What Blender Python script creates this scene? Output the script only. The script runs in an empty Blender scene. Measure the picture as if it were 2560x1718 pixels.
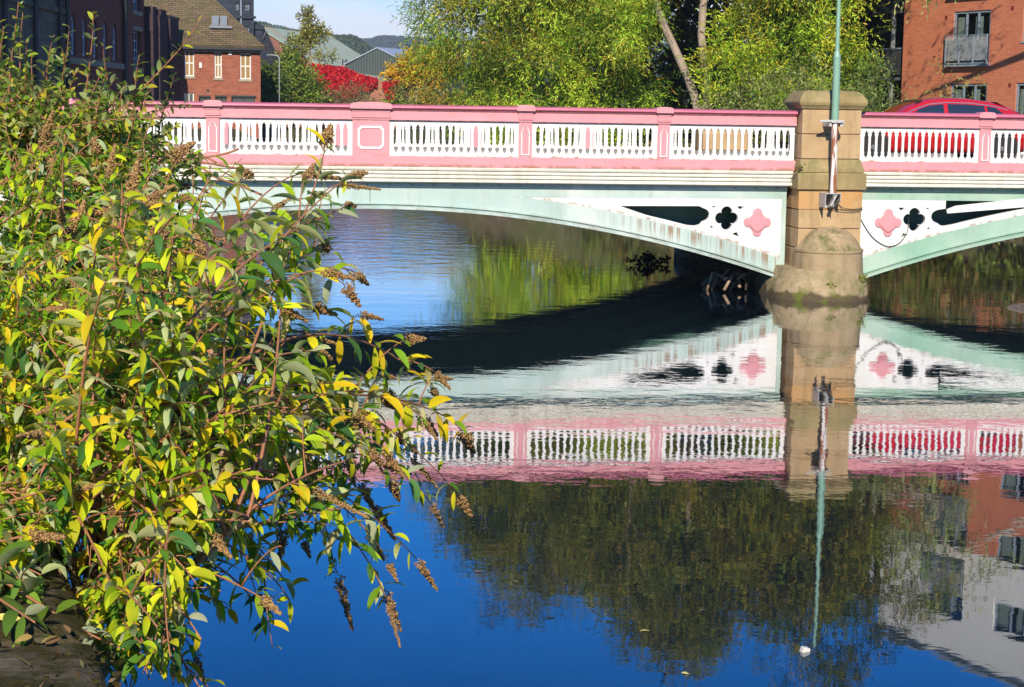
import bpy, bmesh, math, random
import numpy as np
from mathutils import Vector, Matrix
from mathutils.geometry import delaunay_2d_cdt
R = math.radians
sc = bpy.context.scene
random.seed(7); rng = np.random.default_rng(11)
# ------------------------------------------------------------------ camera
F, CX, CY, H0, V = 4550.0, 1280.0, 859.0, 3.6, 2560/2336
PITCH, ROLL = math.atan((784-262)*1.0959/F), 0.015
fwd = Vector((0, math.cos(PITCH), -math.sin(PITCH)))
r0 = Vector((1, 0, 0)); u0 = r0.cross(fwd)
rgt = math.cos(ROLL)*r0 + math.sin(ROLL)*u0
up = -math.sin(ROLL)*r0 + math.cos(ROLL)*u0
CAM = Vector((0, 0, H0))
cd = bpy.data.cameras.new("camera"); cam = bpy.data.objects.new("camera", cd)
sc.collection.objects.link(cam)
m = Matrix((rgt, up, -fwd)).transposed().to_4x4(); m.translation = CAM
cam.matrix_world = m
cd.sensor_width = 36; cd.lens = 36*F/2560; cd.clip_start = 0.05; cd.clip_end = 6000
sc.camera = cam
def ray(x, y): return fwd + rgt*((x-CX)/F) - up*((y-CY)/F)
def at(x, y, Y):                 # a photo pixel (2336-wide view) at depth Y, as a point of the place
    r = ray(x*V, y*V); return CAM + r*(Y/r.y)
def atz(x, y, z):
    r = ray(x*V, y*V); return CAM + r*((z-H0)/r.z)
# ------------------------------------------------------------------ light
SUN_AZ, SUN_EL = R(3), R(31)     # azimuth to the left of straight behind the camera
S = Vector((-math.sin(SUN_AZ)*math.cos(SUN_EL), -math.cos(SUN_AZ)*math.cos(SUN_EL), math.sin(SUN_EL)))
sl = bpy.data.lights.new("sun", 'SUN'); sl.energy = 5.0; sl.angle = R(0.5); sl.color = (1.0, 0.92, 0.77)
so = bpy.data.objects.new("sun", sl); sc.collection.objects.link(so)
so.rotation_euler = S.to_track_quat('Z', 'Y').to_euler()
w = bpy.data.worlds.new("World"); sc.world = w; w.use_nodes = True
wn = w.node_tree.nodes; wl = w.node_tree.links; wn.clear()
sky = wn.new('ShaderNodeTexSky'); sky.sky_type = 'NISHITA'; sky.sun_disc = False
sky.sun_elevation = SUN_EL; sky.sun_rotation = math.pi + SUN_AZ
sky.altitude = 0; sky.air_density = 1.0; sky.dust_density = 0.15; sky.ozone_density = 7.0
tc = wn.new('ShaderNodeTexCoord')
mp = wn.new('ShaderNodeMapping'); mp.inputs['Scale'].default_value = (5, 5, 16); mp.inputs['Location'].default_value = (1.3, .2, .1)
cn = wn.new('ShaderNodeTexNoise'); cn.inputs['Scale'].default_value = 1.6; cn.inputs['Detail'].default_value = 7; cn.inputs['Roughness'].default_value = .58
cr = wn.new('ShaderNodeValToRGB'); cr.color_ramp.elements[0].position = .40; cr.color_ramp.elements[1].position = .58
sx = wn.new('ShaderNodeSeparateXYZ')
el = wn.new('ShaderNodeMapRange'); el.inputs['From Min'].default_value = .105; el.inputs['From Max'].default_value = .05
el.inputs['To Min'].default_value = 0; el.inputs['To Max'].default_value = .92
mu = wn.new('ShaderNodeMath'); mu.operation = 'MULTIPLY'
mx = wn.new('ShaderNodeMix'); mx.data_type = 'RGBA'
hs = wn.new('ShaderNodeHueSaturation'); hs.inputs['Value'].default_value = 1.0; hs.inputs['Hue'].default_value = .512
bg = wn.new('ShaderNodeBackground'); bg.inputs['Strength'].default_value = 0.13
wo = wn.new('ShaderNodeOutputWorld')
wl.new(tc.outputs['Generated'], mp.inputs['Vector']); wl.new(mp.outputs[0], cn.inputs['Vector'])
wl.new(cn.outputs['Fac'], cr.inputs[0]); wl.new(tc.outputs['Generated'], sx.inputs[0]); wl.new(sx.outputs['Z'], el.inputs['Value'])
wl.new(cr.outputs[0], mu.inputs[0]); wl.new(el.outputs[0], mu.inputs[1])
sm_ = wn.new('ShaderNodeMapRange'); sm_.inputs['From Min'].default_value = .05; sm_.inputs['From Max'].default_value = .22; sm_.inputs['To Min'].default_value = 1.0; sm_.inputs['To Max'].default_value = 1.75
wl.new(sx.outputs['Z'], sm_.inputs['Value']); wl.new(sm_.outputs[0], hs.inputs['Saturation'])
wl.new(sky.outputs[0], hs.inputs['Color']); wl.new(mu.outputs[0], mx.inputs['Factor']); wl.new(hs.outputs[0], mx.inputs['A'])
mx.inputs['B'].default_value = (7.5, 7.9, 8.6, 1)
wl.new(mx.outputs['Result'], bg.inputs['Color']); wl.new(bg.outputs[0], wo.inputs['Surface'])
sc.view_settings.view_transform = 'Standard'; sc.view_settings.look = 'None'
sc.view_settings.exposure = 0.28; sc.view_settings.gamma = 1.0; sc.view_settings.use_curve_mapping = False
try:
    sc.cycles.max_bounces = 8; sc.cycles.glossy_bounces = 4; sc.cycles.transmission_bounces = 4
    sc.cycles.transparent_max_bounces = 6; sc.cycles.use_denoising = True; sc.cycles.sample_clamp_indirect = 6
    sc.cycles.caustics_reflective = False
except Exception: pass
# ------------------------------------------------------------------ helpers: objects
COL = sc.collection
def link(o, parent=None):
    COL.objects.link(o)
    if parent is not None: o.parent = parent
    return o
def tag(o, label=None, cat=None, group=None, kind=None):
    for k, v in (('label', label), ('category', cat), ('group', group), ('kind', kind)):
        if v: o[k] = v
    return o
def thing(name, label, cat, loc=(0, 0, 0), rz=0.0, group=None):
    o = bpy.data.objects.new(name, None); o.empty_display_size = .2
    o.location = loc; o.rotation_euler = (0, 0, rz); link(o); return tag(o, label, cat, group)
class MB:
    def __init__(s): s.v = []; s.f = []
    def add(s, vs, fs):
        b = len(s.v); s.v += [tuple(p) for p in vs]; s.f += [tuple(b+i for i in f) for f in fs]; return s
    def box(s, x0, x1, y0, y1, z0, z1, M=None):
        vs = [Vector(p) for p in ((x0,y0,z0),(x1,y0,z0),(x1,y1,z0),(x0,y1,z0),(x0,y0,z1),(x1,y0,z1),(x1,y1,z1),(x0,y1,z1))]
        if M is not None: vs = [M @ p for p in vs]
        return s.add(vs, ((3,2,1,0),(4,5,6,7),(0,1,5,4),(1,2,6,5),(2,3,7,6),(3,0,4,7)))
    def hexa(s, vs):             # eight corners in box order
        return s.add(vs, ((3,2,1,0),(4,5,6,7),(0,1,5,4),(1,2,6,5),(2,3,7,6),(3,0,4,7)))
    def loft(s, rings, closed=True, caps=True):
        n = len(rings[0]); b = len(s.v)
        for r in rings: s.v += [tuple(p) for p in r]
        for i in range(len(rings)-1):
            for j in range(n if closed else n-1):
                a = b+i*n+j; c = b+i*n+(j+1) % n; s.f.append((a, c, c+n, a+n))
        if caps and closed: s.f.append(tuple(range(b+n-1, b-1, -1))); e = b+(len(rings)-1)*n; s.f.append(tuple(range(e, e+n)))
        return s
    def tube(s, pts, rad, seg=6, caps=True):
        pts = [Vector(p) for p in pts]; n = len(pts)
        if not hasattr(rad, '__len__'): rad = [rad]*n
        rings = []; ref = None
        for i, p in enumerate(pts):
            d = (pts[min(i+1, n-1)]-pts[max(i-1, 0)])
            d = d.normalized() if d.length > 1e-9 else Vector((0, 0, 1))
            if ref is None: ref = Vector((1, 0, 0)) if abs(d.x) < .8 else Vector((0, 1, 0))
            a = (ref-d*ref.dot(d)).normalized(); ref = a; b2 = d.cross(a)
            rings.append([p+(a*math.cos(2*math.pi*k/seg)+b2*math.sin(2*math.pi*k/seg))*rad[i] for k in range(seg)])
        return s.loft(rings, True, caps)
    def lathe(s, prof, c=(0, 0, 0), seg=24, a0=0, a1=2*math.pi):
        full = abs(a1-a0-2*math.pi) < 1e-6; n = seg if full else seg+1
        rings = [[(c[0]+r*math.cos(a0+(a1-a0)*k/seg), c[1]+r*math.sin(a0+(a1-a0)*k/seg), c[2]+z) for k in range(n)] for r, z in prof]
        return s.loft(rings, full, full)
    def sweep(s, prof, x0, x1):  # profile of (y,z) pushed along x
        return s.loft([[(x0, y, z) for y, z in prof], [(x1, y, z) for y, z in prof]], True, True)
    def poly(s, pts, y0, y1):    # outline of (x,z) given thickness y0..y1
        return s.loft([[(x, y0, z) for x, z in pts], [(x, y1, z) for x, z in pts]], True, True)
    def plate(s, outer, holes, y0, y1):  # outline (x,z) with holes, thickness y0..y1
        loops = [outer]+holes; co = []; ed = []
        for lp in loops:
            b = len(co); co += [Vector(p) for p in lp]; ed += [(b+i, b+(i+1) % len(lp)) for i in range(len(lp))]
        v, e, f, *_ = delaunay_2d_cdt(co, ed, [], 0, 1e-5)
        def ins(p, lp):
            c = False; j = len(lp)-1
            for i in range(len(lp)):
                if (lp[i][1] > p[1]) != (lp[j][1] > p[1]) and p[0] < (lp[j][0]-lp[i][0])*(p[1]-lp[i][1])/(lp[j][1]-lp[i][1])+lp[i][0]: c = not c
                j = i
            return c
        keep = []
        for t in f:
            g = (sum(v[i][0] for i in t)/len(t), sum(v[i][1] for i in t)/len(t))
            if ins(g, outer) and not any(ins(g, h) for h in holes): keep.append(tuple(t))
        s.add([(p[0], y0, p[1]) for p in v], keep); s.add([(p[0], y1, p[1]) for p in v], [t[::-1] for t in keep])
        for lp in loops:
            n = len(lp)
            s.add([(x, y0, z) for x, z in lp]+[(x, y1, z) for x, z in lp], [(i, (i+1) % n, n+(i+1) % n, n+i) for i in range(n)])
        return s
    def build(s, name, mat, parent=None, smooth=False, bevel=0.0, auto=None):
        me = bpy.data.meshes.new(name); me.from_pydata(s.v, [], s.f)
        bm = bmesh.new(); bm.from_mesh(me)
        bmesh.ops.remove_doubles(bm, verts=bm.verts, dist=1e-5)
        bmesh.ops.recalc_face_normals(bm, faces=bm.faces)
        if smooth:
            for fc in bm.faces: fc.smooth = True
            if auto:
                for e in bm.edges:
                    if len(e.link_faces) == 2 and e.calc_face_angle(0) > R(auto): e.smooth = False
        bm.to_mesh(me); bm.free()
        o = bpy.data.objects.new(name, me); me.materials.append(mat); link(o, parent)
        if bevel:
            b = o.modifiers.new('bevel', 'BEVEL'); b.width = bevel; b.segments = 2; b.limit_method = 'ANGLE'; b.angle_limit = R(40)
        return o
# ------------------------------------------------------------------ helpers: materials
def lin(*c):
    f = lambda x: (x/255)/12.92 if x/255 <= .04045 else ((x/255+.055)/1.055)**2.4
    return tuple(f(x) for x in c)
def rgba(c): return (c[0], c[1], c[2], 1)
class NT:
    def __init__(s, name):
        s.m = bpy.data.materials.new(name); s.m.use_nodes = True; s.t = s.m.node_tree; s.t.nodes.clear()
        s.out = s.n('ShaderNodeOutputMaterial')
        s.tc = s.n('ShaderNodeTexCoord')
    def n(s, k, **kw):
        o = s.t.nodes.new(k)
        for a, b in kw.items(): setattr(o, a, b)
        return o
    def l(s, a, b): s.t.links.new(a, b)
    def put(s, sock, v):
        if hasattr(v, 'node'): s.l(v, sock)
        elif isinstance(v, (tuple, list)) and len(v) == 3 and sock.type == 'RGBA': sock.default_value = rgba(v)
        else: sock.default_value = v
    def math(s, op, a, b=0.0, clamp=False):
        o = s.n('ShaderNodeMath', operation=op, use_clamp=clamp); s.put(o.inputs[0], a); s.put(o.inputs[1], b); return o.outputs[0]
    def map(s, vec=None, scale=(1, 1, 1), loc=(0, 0, 0), rot=(0, 0, 0)):
        o = s.n('ShaderNodeMapping'); s.l(vec or s.tc.outputs['Object'], o.inputs['Vector'])
        o.inputs['Scale'].default_value = scale; o.inputs['Location'].default_value = loc; o.inputs['Rotation'].default_value = rot
        return o.outputs[0]
    def noise(s, scale, detail=5, rough=.55, vec=None, dist=0.0):
        o = s.n('ShaderNodeTexNoise'); o.inputs['Scale'].default_value = scale; o.inputs['Detail'].default_value = detail
        o.inputs['Roughness'].default_value = rough; o.inputs['Distortion'].default_value = dist
        s.l(vec or s.tc.outputs['Object'], o.inputs['Vector']); return o.outputs['Fac']
    def ramp(s, fac, a, b):      # 0 below a, 1 above b
        o = s.n('ShaderNodeMapRange', clamp=True); s.put(o.inputs['Value'], fac)
        o.inputs['From Min'].default_value = a; o.inputs['From Max'].default_value = b; return o.outputs[0]
    def mix(s, fac, a, b, mode='MIX'):
        o = s.n('ShaderNodeMix', data_type='RGBA', blend_type=mode); s.put(o.inputs['Factor'], fac); s.put(o.inputs['A'], a); s.put(o.inputs['B'], b)
        return o.outputs['Result']
    def xyz(s, vec=None):
        o = s.n('ShaderNodeSeparateXYZ'); s.l(vec or s.tc.outputs['Object'], o.inputs[0]); return o.outputs
    def comb(s, x, y, z=0.0):
        o = s.n('ShaderNodeCombineXYZ'); s.put(o.inputs[0], x); s.put(o.inputs[1], y); s.put(o.inputs[2], z); return o.outputs[0]
    def bump(s, h, strength=.3, dist=.02):
        o = s.n('ShaderNodeBump'); s.l(h, o.inputs['Height']); o.inputs['Strength'].default_value = strength; o.inputs['Distance'].default_value = dist
        return o.outputs[0]
    def done(s, col, rough=.6, normal=None, metal=0.0, spec=.5, coat=0.0):
        p = s.n('ShaderNodeBsdfPrincipled'); s.put(p.inputs['Base Color'], col); s.put(p.inputs['Roughness'], rough)
        p.inputs['Metallic'].default_value = metal; p.inputs['Specular IOR Level'].default_value = spec
        if coat: p.inputs['Coat Weight'].default_value = coat; p.inputs['Coat Roughness'].default_value = .03
        if normal is not None: s.l(normal, p.inputs['Normal'])
        s.l(p.outputs[0], s.out.inputs['Surface']); s.p = p; return s.m
def painted(name, c, c2, dirt=(.25, .2, .13), rust=None, rough=.5, dirt_amt=.25, streak=0.0, grime=0):
    t = NT(name)
    col = t.mix(t.ramp(t.noise(1.7, 6), .35, .7), c, c2)
    col = t.mix(t.math('MULTIPLY', t.ramp(t.noise(9, 6, .7), .5, .8), dirt_amt), col, dirt)
    if streak:
        st = t.noise(1.0, 5, .6, t.map(scale=(14, 14, 1.1)))
        col = t.mix(t.math('MULTIPLY', t.ramp(st, .55, .8), streak), col, dirt)
    if rust:
        sp = t.noise(5, 8, .7, t.map(loc=(3, 7, 1)))
        col = t.mix(t.math('MULTIPLY', t.ramp(sp, .66, .73), rust), col, (.22, .07, .02))
    if grime:                    # rust and dirt caught along the foot, the ledges and the lower edge of the spandrel panels
        o = t.xyz(); arch = t.math('ADD', o[2], t.math('MULTIPLY', t.math('POWER', t.math('SUBTRACT', o[0], t.math('MULTIPLY', t.math('GREATER_THAN', o[0], 9.27), 18.54)), 2.0), .0191)); nz = t.noise(6, 7, .7)
        for a, z0, z1, lo in ((o[2], 2.545, 2.62, .40), (o[2], 2.752, 2.80, .48), (o[2], 3.45, 3.475, .46), (o[2], 3.64, 3.665, .50), (arch, 2.12, 2.20, .46)):
            band = t.math('MULTIPLY', t.ramp(a, z1, (z0+z1)/2), t.ramp(a, z0-.02, z0)); col = t.mix(t.math('MULTIPLY', t.math('MULTIPLY', band, t.ramp(nz, lo, lo+.14)), grime), col, (.26, .12, .055))
    return t.done(col, rough, t.bump(t.noise(30, 4), .12, .01))
def brick_mat(name, c1, c2, mortar, sc_=1.0, tone=.35, mort=.09):
    t = NT(name); o = t.xyz()
    uv = t.comb(t.math('ADD', o[0], o[1]), o[2])
    b = t.n('ShaderNodeTexBrick'); t.l(uv, b.inputs['Vector']); b.offset = .5
    b.inputs['Scale'].default_value = 1.0; b.inputs['Brick Width'].default_value = .225*sc_; b.inputs['Row Height'].default_value = .075*sc_
    b.inputs['Mortar Size'].default_value = .006*sc_*mort/.09; b.inputs['Mortar Smooth'].default_value = .2; b.inputs['Bias'].default_value = 0
    b.inputs['Color1'].default_value = rgba(c1); b.inputs['Color2'].default_value = rgba(c2); b.inputs['Mortar'].default_value = rgba(mortar)
    n = t.ramp(t.noise(.9, 8, .65), .3, .75)
    col = t.mix(t.math('MULTIPLY', n, tone), b.outputs['Color'], tuple(x*.55 for x in c2))
    n2 = t.noise(7, 4); col = t.mix(t.math('MULTIPLY', t.ramp(n2, .5, .8), .25), col, tuple(min(1, x*1.5) for x in c1))
    return t.done(col, .9, t.bump(b.outputs['Fac'], .3, -.006), spec=.2)
def stone_mat(name, c, c2, moss=None, block=(.0, .0), dark=(.1, .08, .05), low=None, mth=.46, bmp=.45):
    t = NT(name); o = t.xyz()
    col = t.mix(t.ramp(t.noise(2.1, 8, .62), .32, .7), c, c2)
    col = t.mix(t.math('MULTIPLY', t.ramp(t.noise(9, 6, .7, t.map(scale=(1, 1, .45))), .52, .8), .45), col, dark)
    st = t.noise(1, 6, .65, t.map(scale=(5, 5, .5), loc=(2, 5, 0))); col = t.mix(t.math('MULTIPLY', t.ramp(st, .5, .72), .42), col, tuple(x*.8 for x in dark))
    h = t.noise(22, 8, .7)
    if block[0]:
        uv = t.comb(t.math('ADD', o[0], o[1]), o[2])
        b = t.n('ShaderNodeTexBrick'); t.l(uv, b.inputs['Vector']); b.inputs['Scale'].default_value = 1
        b.inputs['Brick Width'].default_value = block[0]; b.inputs['Row Height'].default_value = block[1]; b.inputs['Mortar Size'].default_value = .012
        b.inputs['Color1'].default_value = (1, 1, 1, 1); b.inputs['Color2'].default_value = (.72, .7, .66, 1); b.inputs['Mortar'].default_value = (.4, .36, .3, 1)
        col = t.mix(.8, col, b.outputs['Color'], 'MULTIPLY')
    if moss:
        g = t.n('ShaderNodeNewGeometry'); nz = t.xyz(g.outputs['Normal'])[2]
        mz = t.math('MULTIPLY', t.ramp(t.noise(3.2, 8, .7), mth, mth+.14), t.ramp(nz, -.15, .7)); col = t.mix(mz, col, moss)
    if low:                      # damp waterline stain, up to height low
        lz = t.math('ADD', o[2], t.math('MULTIPLY', t.noise(2.6, 5), -.45))
        col = t.mix(t.ramp(lz, low-.1, low-.16), col, tuple(x*.28 for x in c2))
        gz = t.math('MULTIPLY', t.ramp(t.noise(3.5, 8, .7, t.map(loc=(4, 1, 2))), .53, .6), t.ramp(o[2], low+.55, low+.05))
        col = t.mix(t.math('MULTIPLY', gz, .8), col, (.12, .14, .02))
    return t.done(col, .92, t.bump(h, bmp, .02 if bmp < .6 else .05), spec=.2)
def plain(name, c, rough=.6, metal=0.0, var=.2, scale=4.0, spec=.5, coat=0.0, bump=.05):
    t = NT(name); col = t.mix(t.math('MULTIPLY', t.ramp(t.noise(scale, 6, .6), .3, .75), var), c, tuple(x*.5 for x in c))
    return t.done(col, rough, t.bump(t.noise(scale*8, 4), bump, .01), metal, spec, coat)
def glass_mat(name, c=(.02, .03, .04), rough=.03):
    t = NT(name); n = t.bump(t.noise(.8, 2), .05, .03)
    return t.done(c, rough, n, 0.0, 1.0)
def clear_glass(name):
    t = NT(name); g = t.n('ShaderNodeBsdfGlossy'); g.inputs['Roughness'].default_value = .02; tr = t.n('ShaderNodeBsdfTransparent'); t.put(tr.inputs['Color'], (.75, .8, .8))
    ms = t.n('ShaderNodeMixShader'); ms.inputs[0].default_value = .13; t.l(tr.outputs[0], ms.inputs[1]); t.l(g.outputs[0], ms.inputs[2]); t.l(ms.outputs[0], t.out.inputs['Surface']); return t.m
def leaf_mat(name, back=None, trans=.3, rough=.5, spec=.35):
    t = NT(name); a = t.n('ShaderNodeAttribute'); a.attribute_name = 'tint'
    col = a.outputs['Color']; g = t.n('ShaderNodeNewGeometry')
    if back:
        sp = t.math('MULTIPLY', t.ramp(t.noise(26, 5, .65), .52, .68), .55); col = t.mix(sp, col, t.mix(1.0, col, (1.55, .95, .45), 'MULTIPLY'))
        col = t.mix(t.math('MULTIPLY', t.ramp(t.noise(55, 4, .7), .66, .74), .7), col, (.20, .09, .03))
        col = t.mix(t.math('MULTIPLY', g.outputs['Backfacing'], back[1]), col, back[0])
    p = t.n('ShaderNodeBsdfPrincipled'); t.l(col, p.inputs['Base Color']); p.inputs['Roughness'].default_value = rough
    p.inputs['Specular IOR Level'].default_value = spec
    tr = t.n('ShaderNodeBsdfTranslucent'); t.l(a.outputs['Color'], tr.inputs['Color'])
    ms = t.n('ShaderNodeMixShader'); ms.inputs[0].default_value = trans
    t.l(p.outputs[0], ms.inputs[1]); t.l(tr.outputs[0], ms.inputs[2]); t.l(ms.outputs[0], t.out.inputs['Surface']); return t.m
# ------------------------------------------------------------------ helpers: foliage as numpy meshes
def np_mesh(name, verts, quads, mat, parent=None, tint=None, smooth=False):
    me = bpy.data.meshes.new(name); nv = len(verts); nf = len(quads); k = quads.shape[1]
    me.vertices.add(nv); me.vertices.foreach_set('co', np.ascontiguousarray(verts, dtype=np.float32).ravel())
    me.loops.add(nf*k); me.loops.foreach_set('vertex_index', np.ascontiguousarray(quads, dtype=np.int32).ravel())
    me.polygons.add(nf); me.polygons.foreach_set('loop_start', np.arange(0, nf*k, k, dtype=np.int32))
    me.polygons.foreach_set('loop_total', np.full(nf, k, dtype=np.int32))
    if smooth: me.polygons.foreach_set('use_smooth', np.ones(nf, dtype=bool))
    me.update(calc_edges=True)
    if tint is not None:
        ca = me.color_attributes.new('tint', 'FLOAT_COLOR', 'POINT')
        ca.data.foreach_set('color', np.ascontiguousarray(np.concatenate([tint, np.ones((nv, 1))], 1), dtype=np.float32).ravel())
    me.materials.append(mat); o = bpy.data.objects.new(name, me); return link(o, parent)
def unit(a): return a/np.maximum(np.linalg.norm(a, axis=-1, keepdims=True), 1e-9)
def far_leaves(P, D, L, W, tint):        # one folded rhombus per leaf
    n = len(P); D = unit(D); r = unit(rng.normal(size=(n, 3))); w = unit(np.cross(D, r))
    v = np.stack([P, P+D*(L*.45)[:, None]+w*W[:, None]*.5, P+D*L[:, None], P+D*(L*.45)[:, None]-w*W[:, None]*.5], 1)
    return v.reshape(-1, 3), np.arange(4*n).reshape(-1, 4), np.repeat(tint, 4, 0)
def palette(cols, n, clump=None, jit=.18):
    c = np.array(cols); idx = rng.integers(0, len(c), n) if clump is None else clump
    t = c[idx]*(1+rng.normal(size=(n, 1))*jit); return np.clip(t, .004, .9)
def crown(blobs, leaf, strand, cols, droop, dark_top=False, rare=None):
    """blobs: (cx,cy,cz,rx,ry,rz,n_clumps); leaf=(len,width); strand=(strands per clump, steps, step length, clump radius)"""
    Ps, Ds, Ts = [], [], []; ns, K, st, cr_ = strand
    for (cx, cy, cz, rx, ry, rz, nc) in blobs:
        q = unit(rng.normal(size=(nc, 3)))*(rng.uniform(.25, 1.0, (nc, 1))**.45)
        c = np.array([cx, cy, cz])+q*np.array([rx, ry, rz]); ct = palette(cols, nc, jit=.34)*(np.array([.50, .40, .5]) if dark_top and cz > 9.2 else 1)  # high clumps tinted darker and browner to darken the crowns' river reflection
        c = np.repeat(c, ns, 0); q = np.repeat(q, ns, 0); ct = np.repeat(ct, ns, 0); n = len(c)
        p = c+rng.normal(size=(n, 3))*cr_*rng.uniform(.4, 1, (n, 1)); d = unit(q*.8+rng.normal(size=(n, 3))*.8+np.array([0, 0, .15]))
        for k in range(K):
            d = unit(d+np.array([0, 0, -droop])+rng.normal(size=(n, 3))*.12); p = p+d*st
            ld = unit(d+rng.normal(size=(n, 3))*.55+np.array([0, 0, -droop*.4]))
            tt = ct*(1+rng.normal(size=(n, 1))*.2)
            if rare: msk = rng.random(n) < rare[1]; tt[msk] = np.array(rare[0])*(1+rng.normal(size=(msk.sum(), 1))*.2)
            Ps.append(p.copy()); Ds.append(ld); Ts.append(np.clip(tt, .004, .9))
    P = np.concatenate(Ps); D = np.concatenate(Ds); T = np.concatenate(Ts); n = len(P)
    keep = P[:, 2] > .15; P, D, T = P[keep], D[keep], T[keep]; n = len(P)
    return far_leaves(P, D, leaf[0]*rng.uniform(.6, 1.25, n), leaf[1]*rng.uniform(.7, 1.2, n), T)
def blade(base, axis, length, width, bend, fold, tint, K=5, tilt=0.0):
    """near leaves: a curved, folded blade with three columns"""
    n = len(base); a = unit(axis); g = np.array([0, 0, -1.0])-a*(a@np.array([0, 0, -1.0]))[:, None]; g = unit(g+1e-6)
    wv = unit(np.cross(a, g)); rows = []; p = base.copy(); step = length/K
    tw = rng.normal(size=n)*.55+tilt+np.where(rng.random(n) < .10, math.pi, 0)
    for i in range(K+1):
        t = i/K; ph = bend*(t**.9); d = a*np.cos(ph)[:, None]+g*np.sin(ph)[:, None]
        nrm = unit(np.cross(wv, d)); ww = wv*np.cos(tw)[:, None]+nrm*np.sin(tw)[:, None]; nn = unit(np.cross(ww, d))
        prof = (math.sin(math.pi*min(1, t*.92+.05))**.8)*(1.12-.45*t) if 0 < i < K else (.12 if i == 0 else .02)
        hw = (width*.5*prof)[:, None]
        rows += [p-ww*hw-nn*hw*fold, p, p+ww*hw-nn*hw*fold]
        p = p+d*step[:, None]
    v = np.stack(rows, 1).reshape(-1, 3); m_ = 3*(K+1); q = []
    for i in range(K): q += [(3*i+3, 3*i+4, 3*i+1, 3*i), (3*i+4, 3*i+5, 3*i+2, 3*i+1)]
    q = (np.array(q)[None]+(np.arange(n)*m_)[:, None, None]).reshape(-1, 4)
    return v, q, np.repeat(tint, m_, 0)
def join(parts):
    vs, qs, ts = [], [], []; b = 0
    for v, q, t in parts: vs.append(v); qs.append(q+b); ts.append(t); b += len(v)
    return np.concatenate(vs), np.concatenate(qs), np.concatenate(ts)
# ------------------------------------------------------------------ the setting: river, ground
def river_left(Y):
    return -0.83-.335*(Y-3.8) if Y < 36 else max(-13.2, -11.6-.2*(Y-36))
def river_right(Y):
    pts = [(-40, 40), (30, 30), (52, 21), (57, 15.4), (62, 12), (67, 6.0), (70, 1.0), (74, -3.6), (80, -6.0), (100, -7.0), (112, -9.0), (118, -13.2)]
    if Y <= pts[0][0]: return pts[0][1]
    for (a, b), (c, d) in zip(pts, pts[1:]):
        if Y <= c: return b+(d-b)*(Y-a)/(c-a)
    return -14
def build_ground():
    xs = np.unique(np.concatenate([np.array([-1500, -700, -350, -180, -100, -60, -45]), np.arange(-34, 34.1, .8), np.array([45, 60, 100, 180, 350, 700, 1500])]))
    ys = np.unique(np.concatenate([np.array([-300, -120, -60, -40, -25]), np.arange(-16, 130, 1.0), np.array([140, 155, 175, 200, 240, 300, 400, 600, 1000, 1800])]))
    vs = []
    for y in ys:
        rl, rr = river_left(y), river_right(y)
        for x in xs:
            if rl < x < rr and y < 116:
                d = min((x-rl)*2.2 if y > 36 else (x-rl)+1.2, rr-x); z = -.9+max(0, 1.0-d/1.6)*.95
            else:
                d = (rl-x) if x <= rl else x-rr
                if y >= 116: d = max(d, y-116)
                z = .05+min(1, d/3.5)*2.4 if not (x <= rl and y < 36) else (1.95 if d > .55 else -.5)
                if y > 125: z += (y-125)*.004
            z += .07*math.sin(x*1.7+y*.9)*math.sin(y*1.3)
            vs.append((x, y, z))
    nx = len(xs); q = [(j*nx+i, j*nx+i+1, (j+1)*nx+i+1, (j+1)*nx+i) for j in range(len(ys)-1) for i in range(nx-1)]
    t = NT('ground earth and grass'); nz = t.ramp(t.noise(.35, 6, .65), .4, .62)
    col = t.mix(nz, (.085, .065, .04), (.06, .085, .02)); col = t.mix(t.ramp(t.noise(3, 6), .5, .75), col, (.16, .12, .08))
    o = np_mesh('ground', np.array(vs), np.array(q), t.done(col, .95, t.bump(t.noise(6, 6), .5, .05), spec=.1), smooth=True); tag(o, kind='structure')
build_ground()
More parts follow.
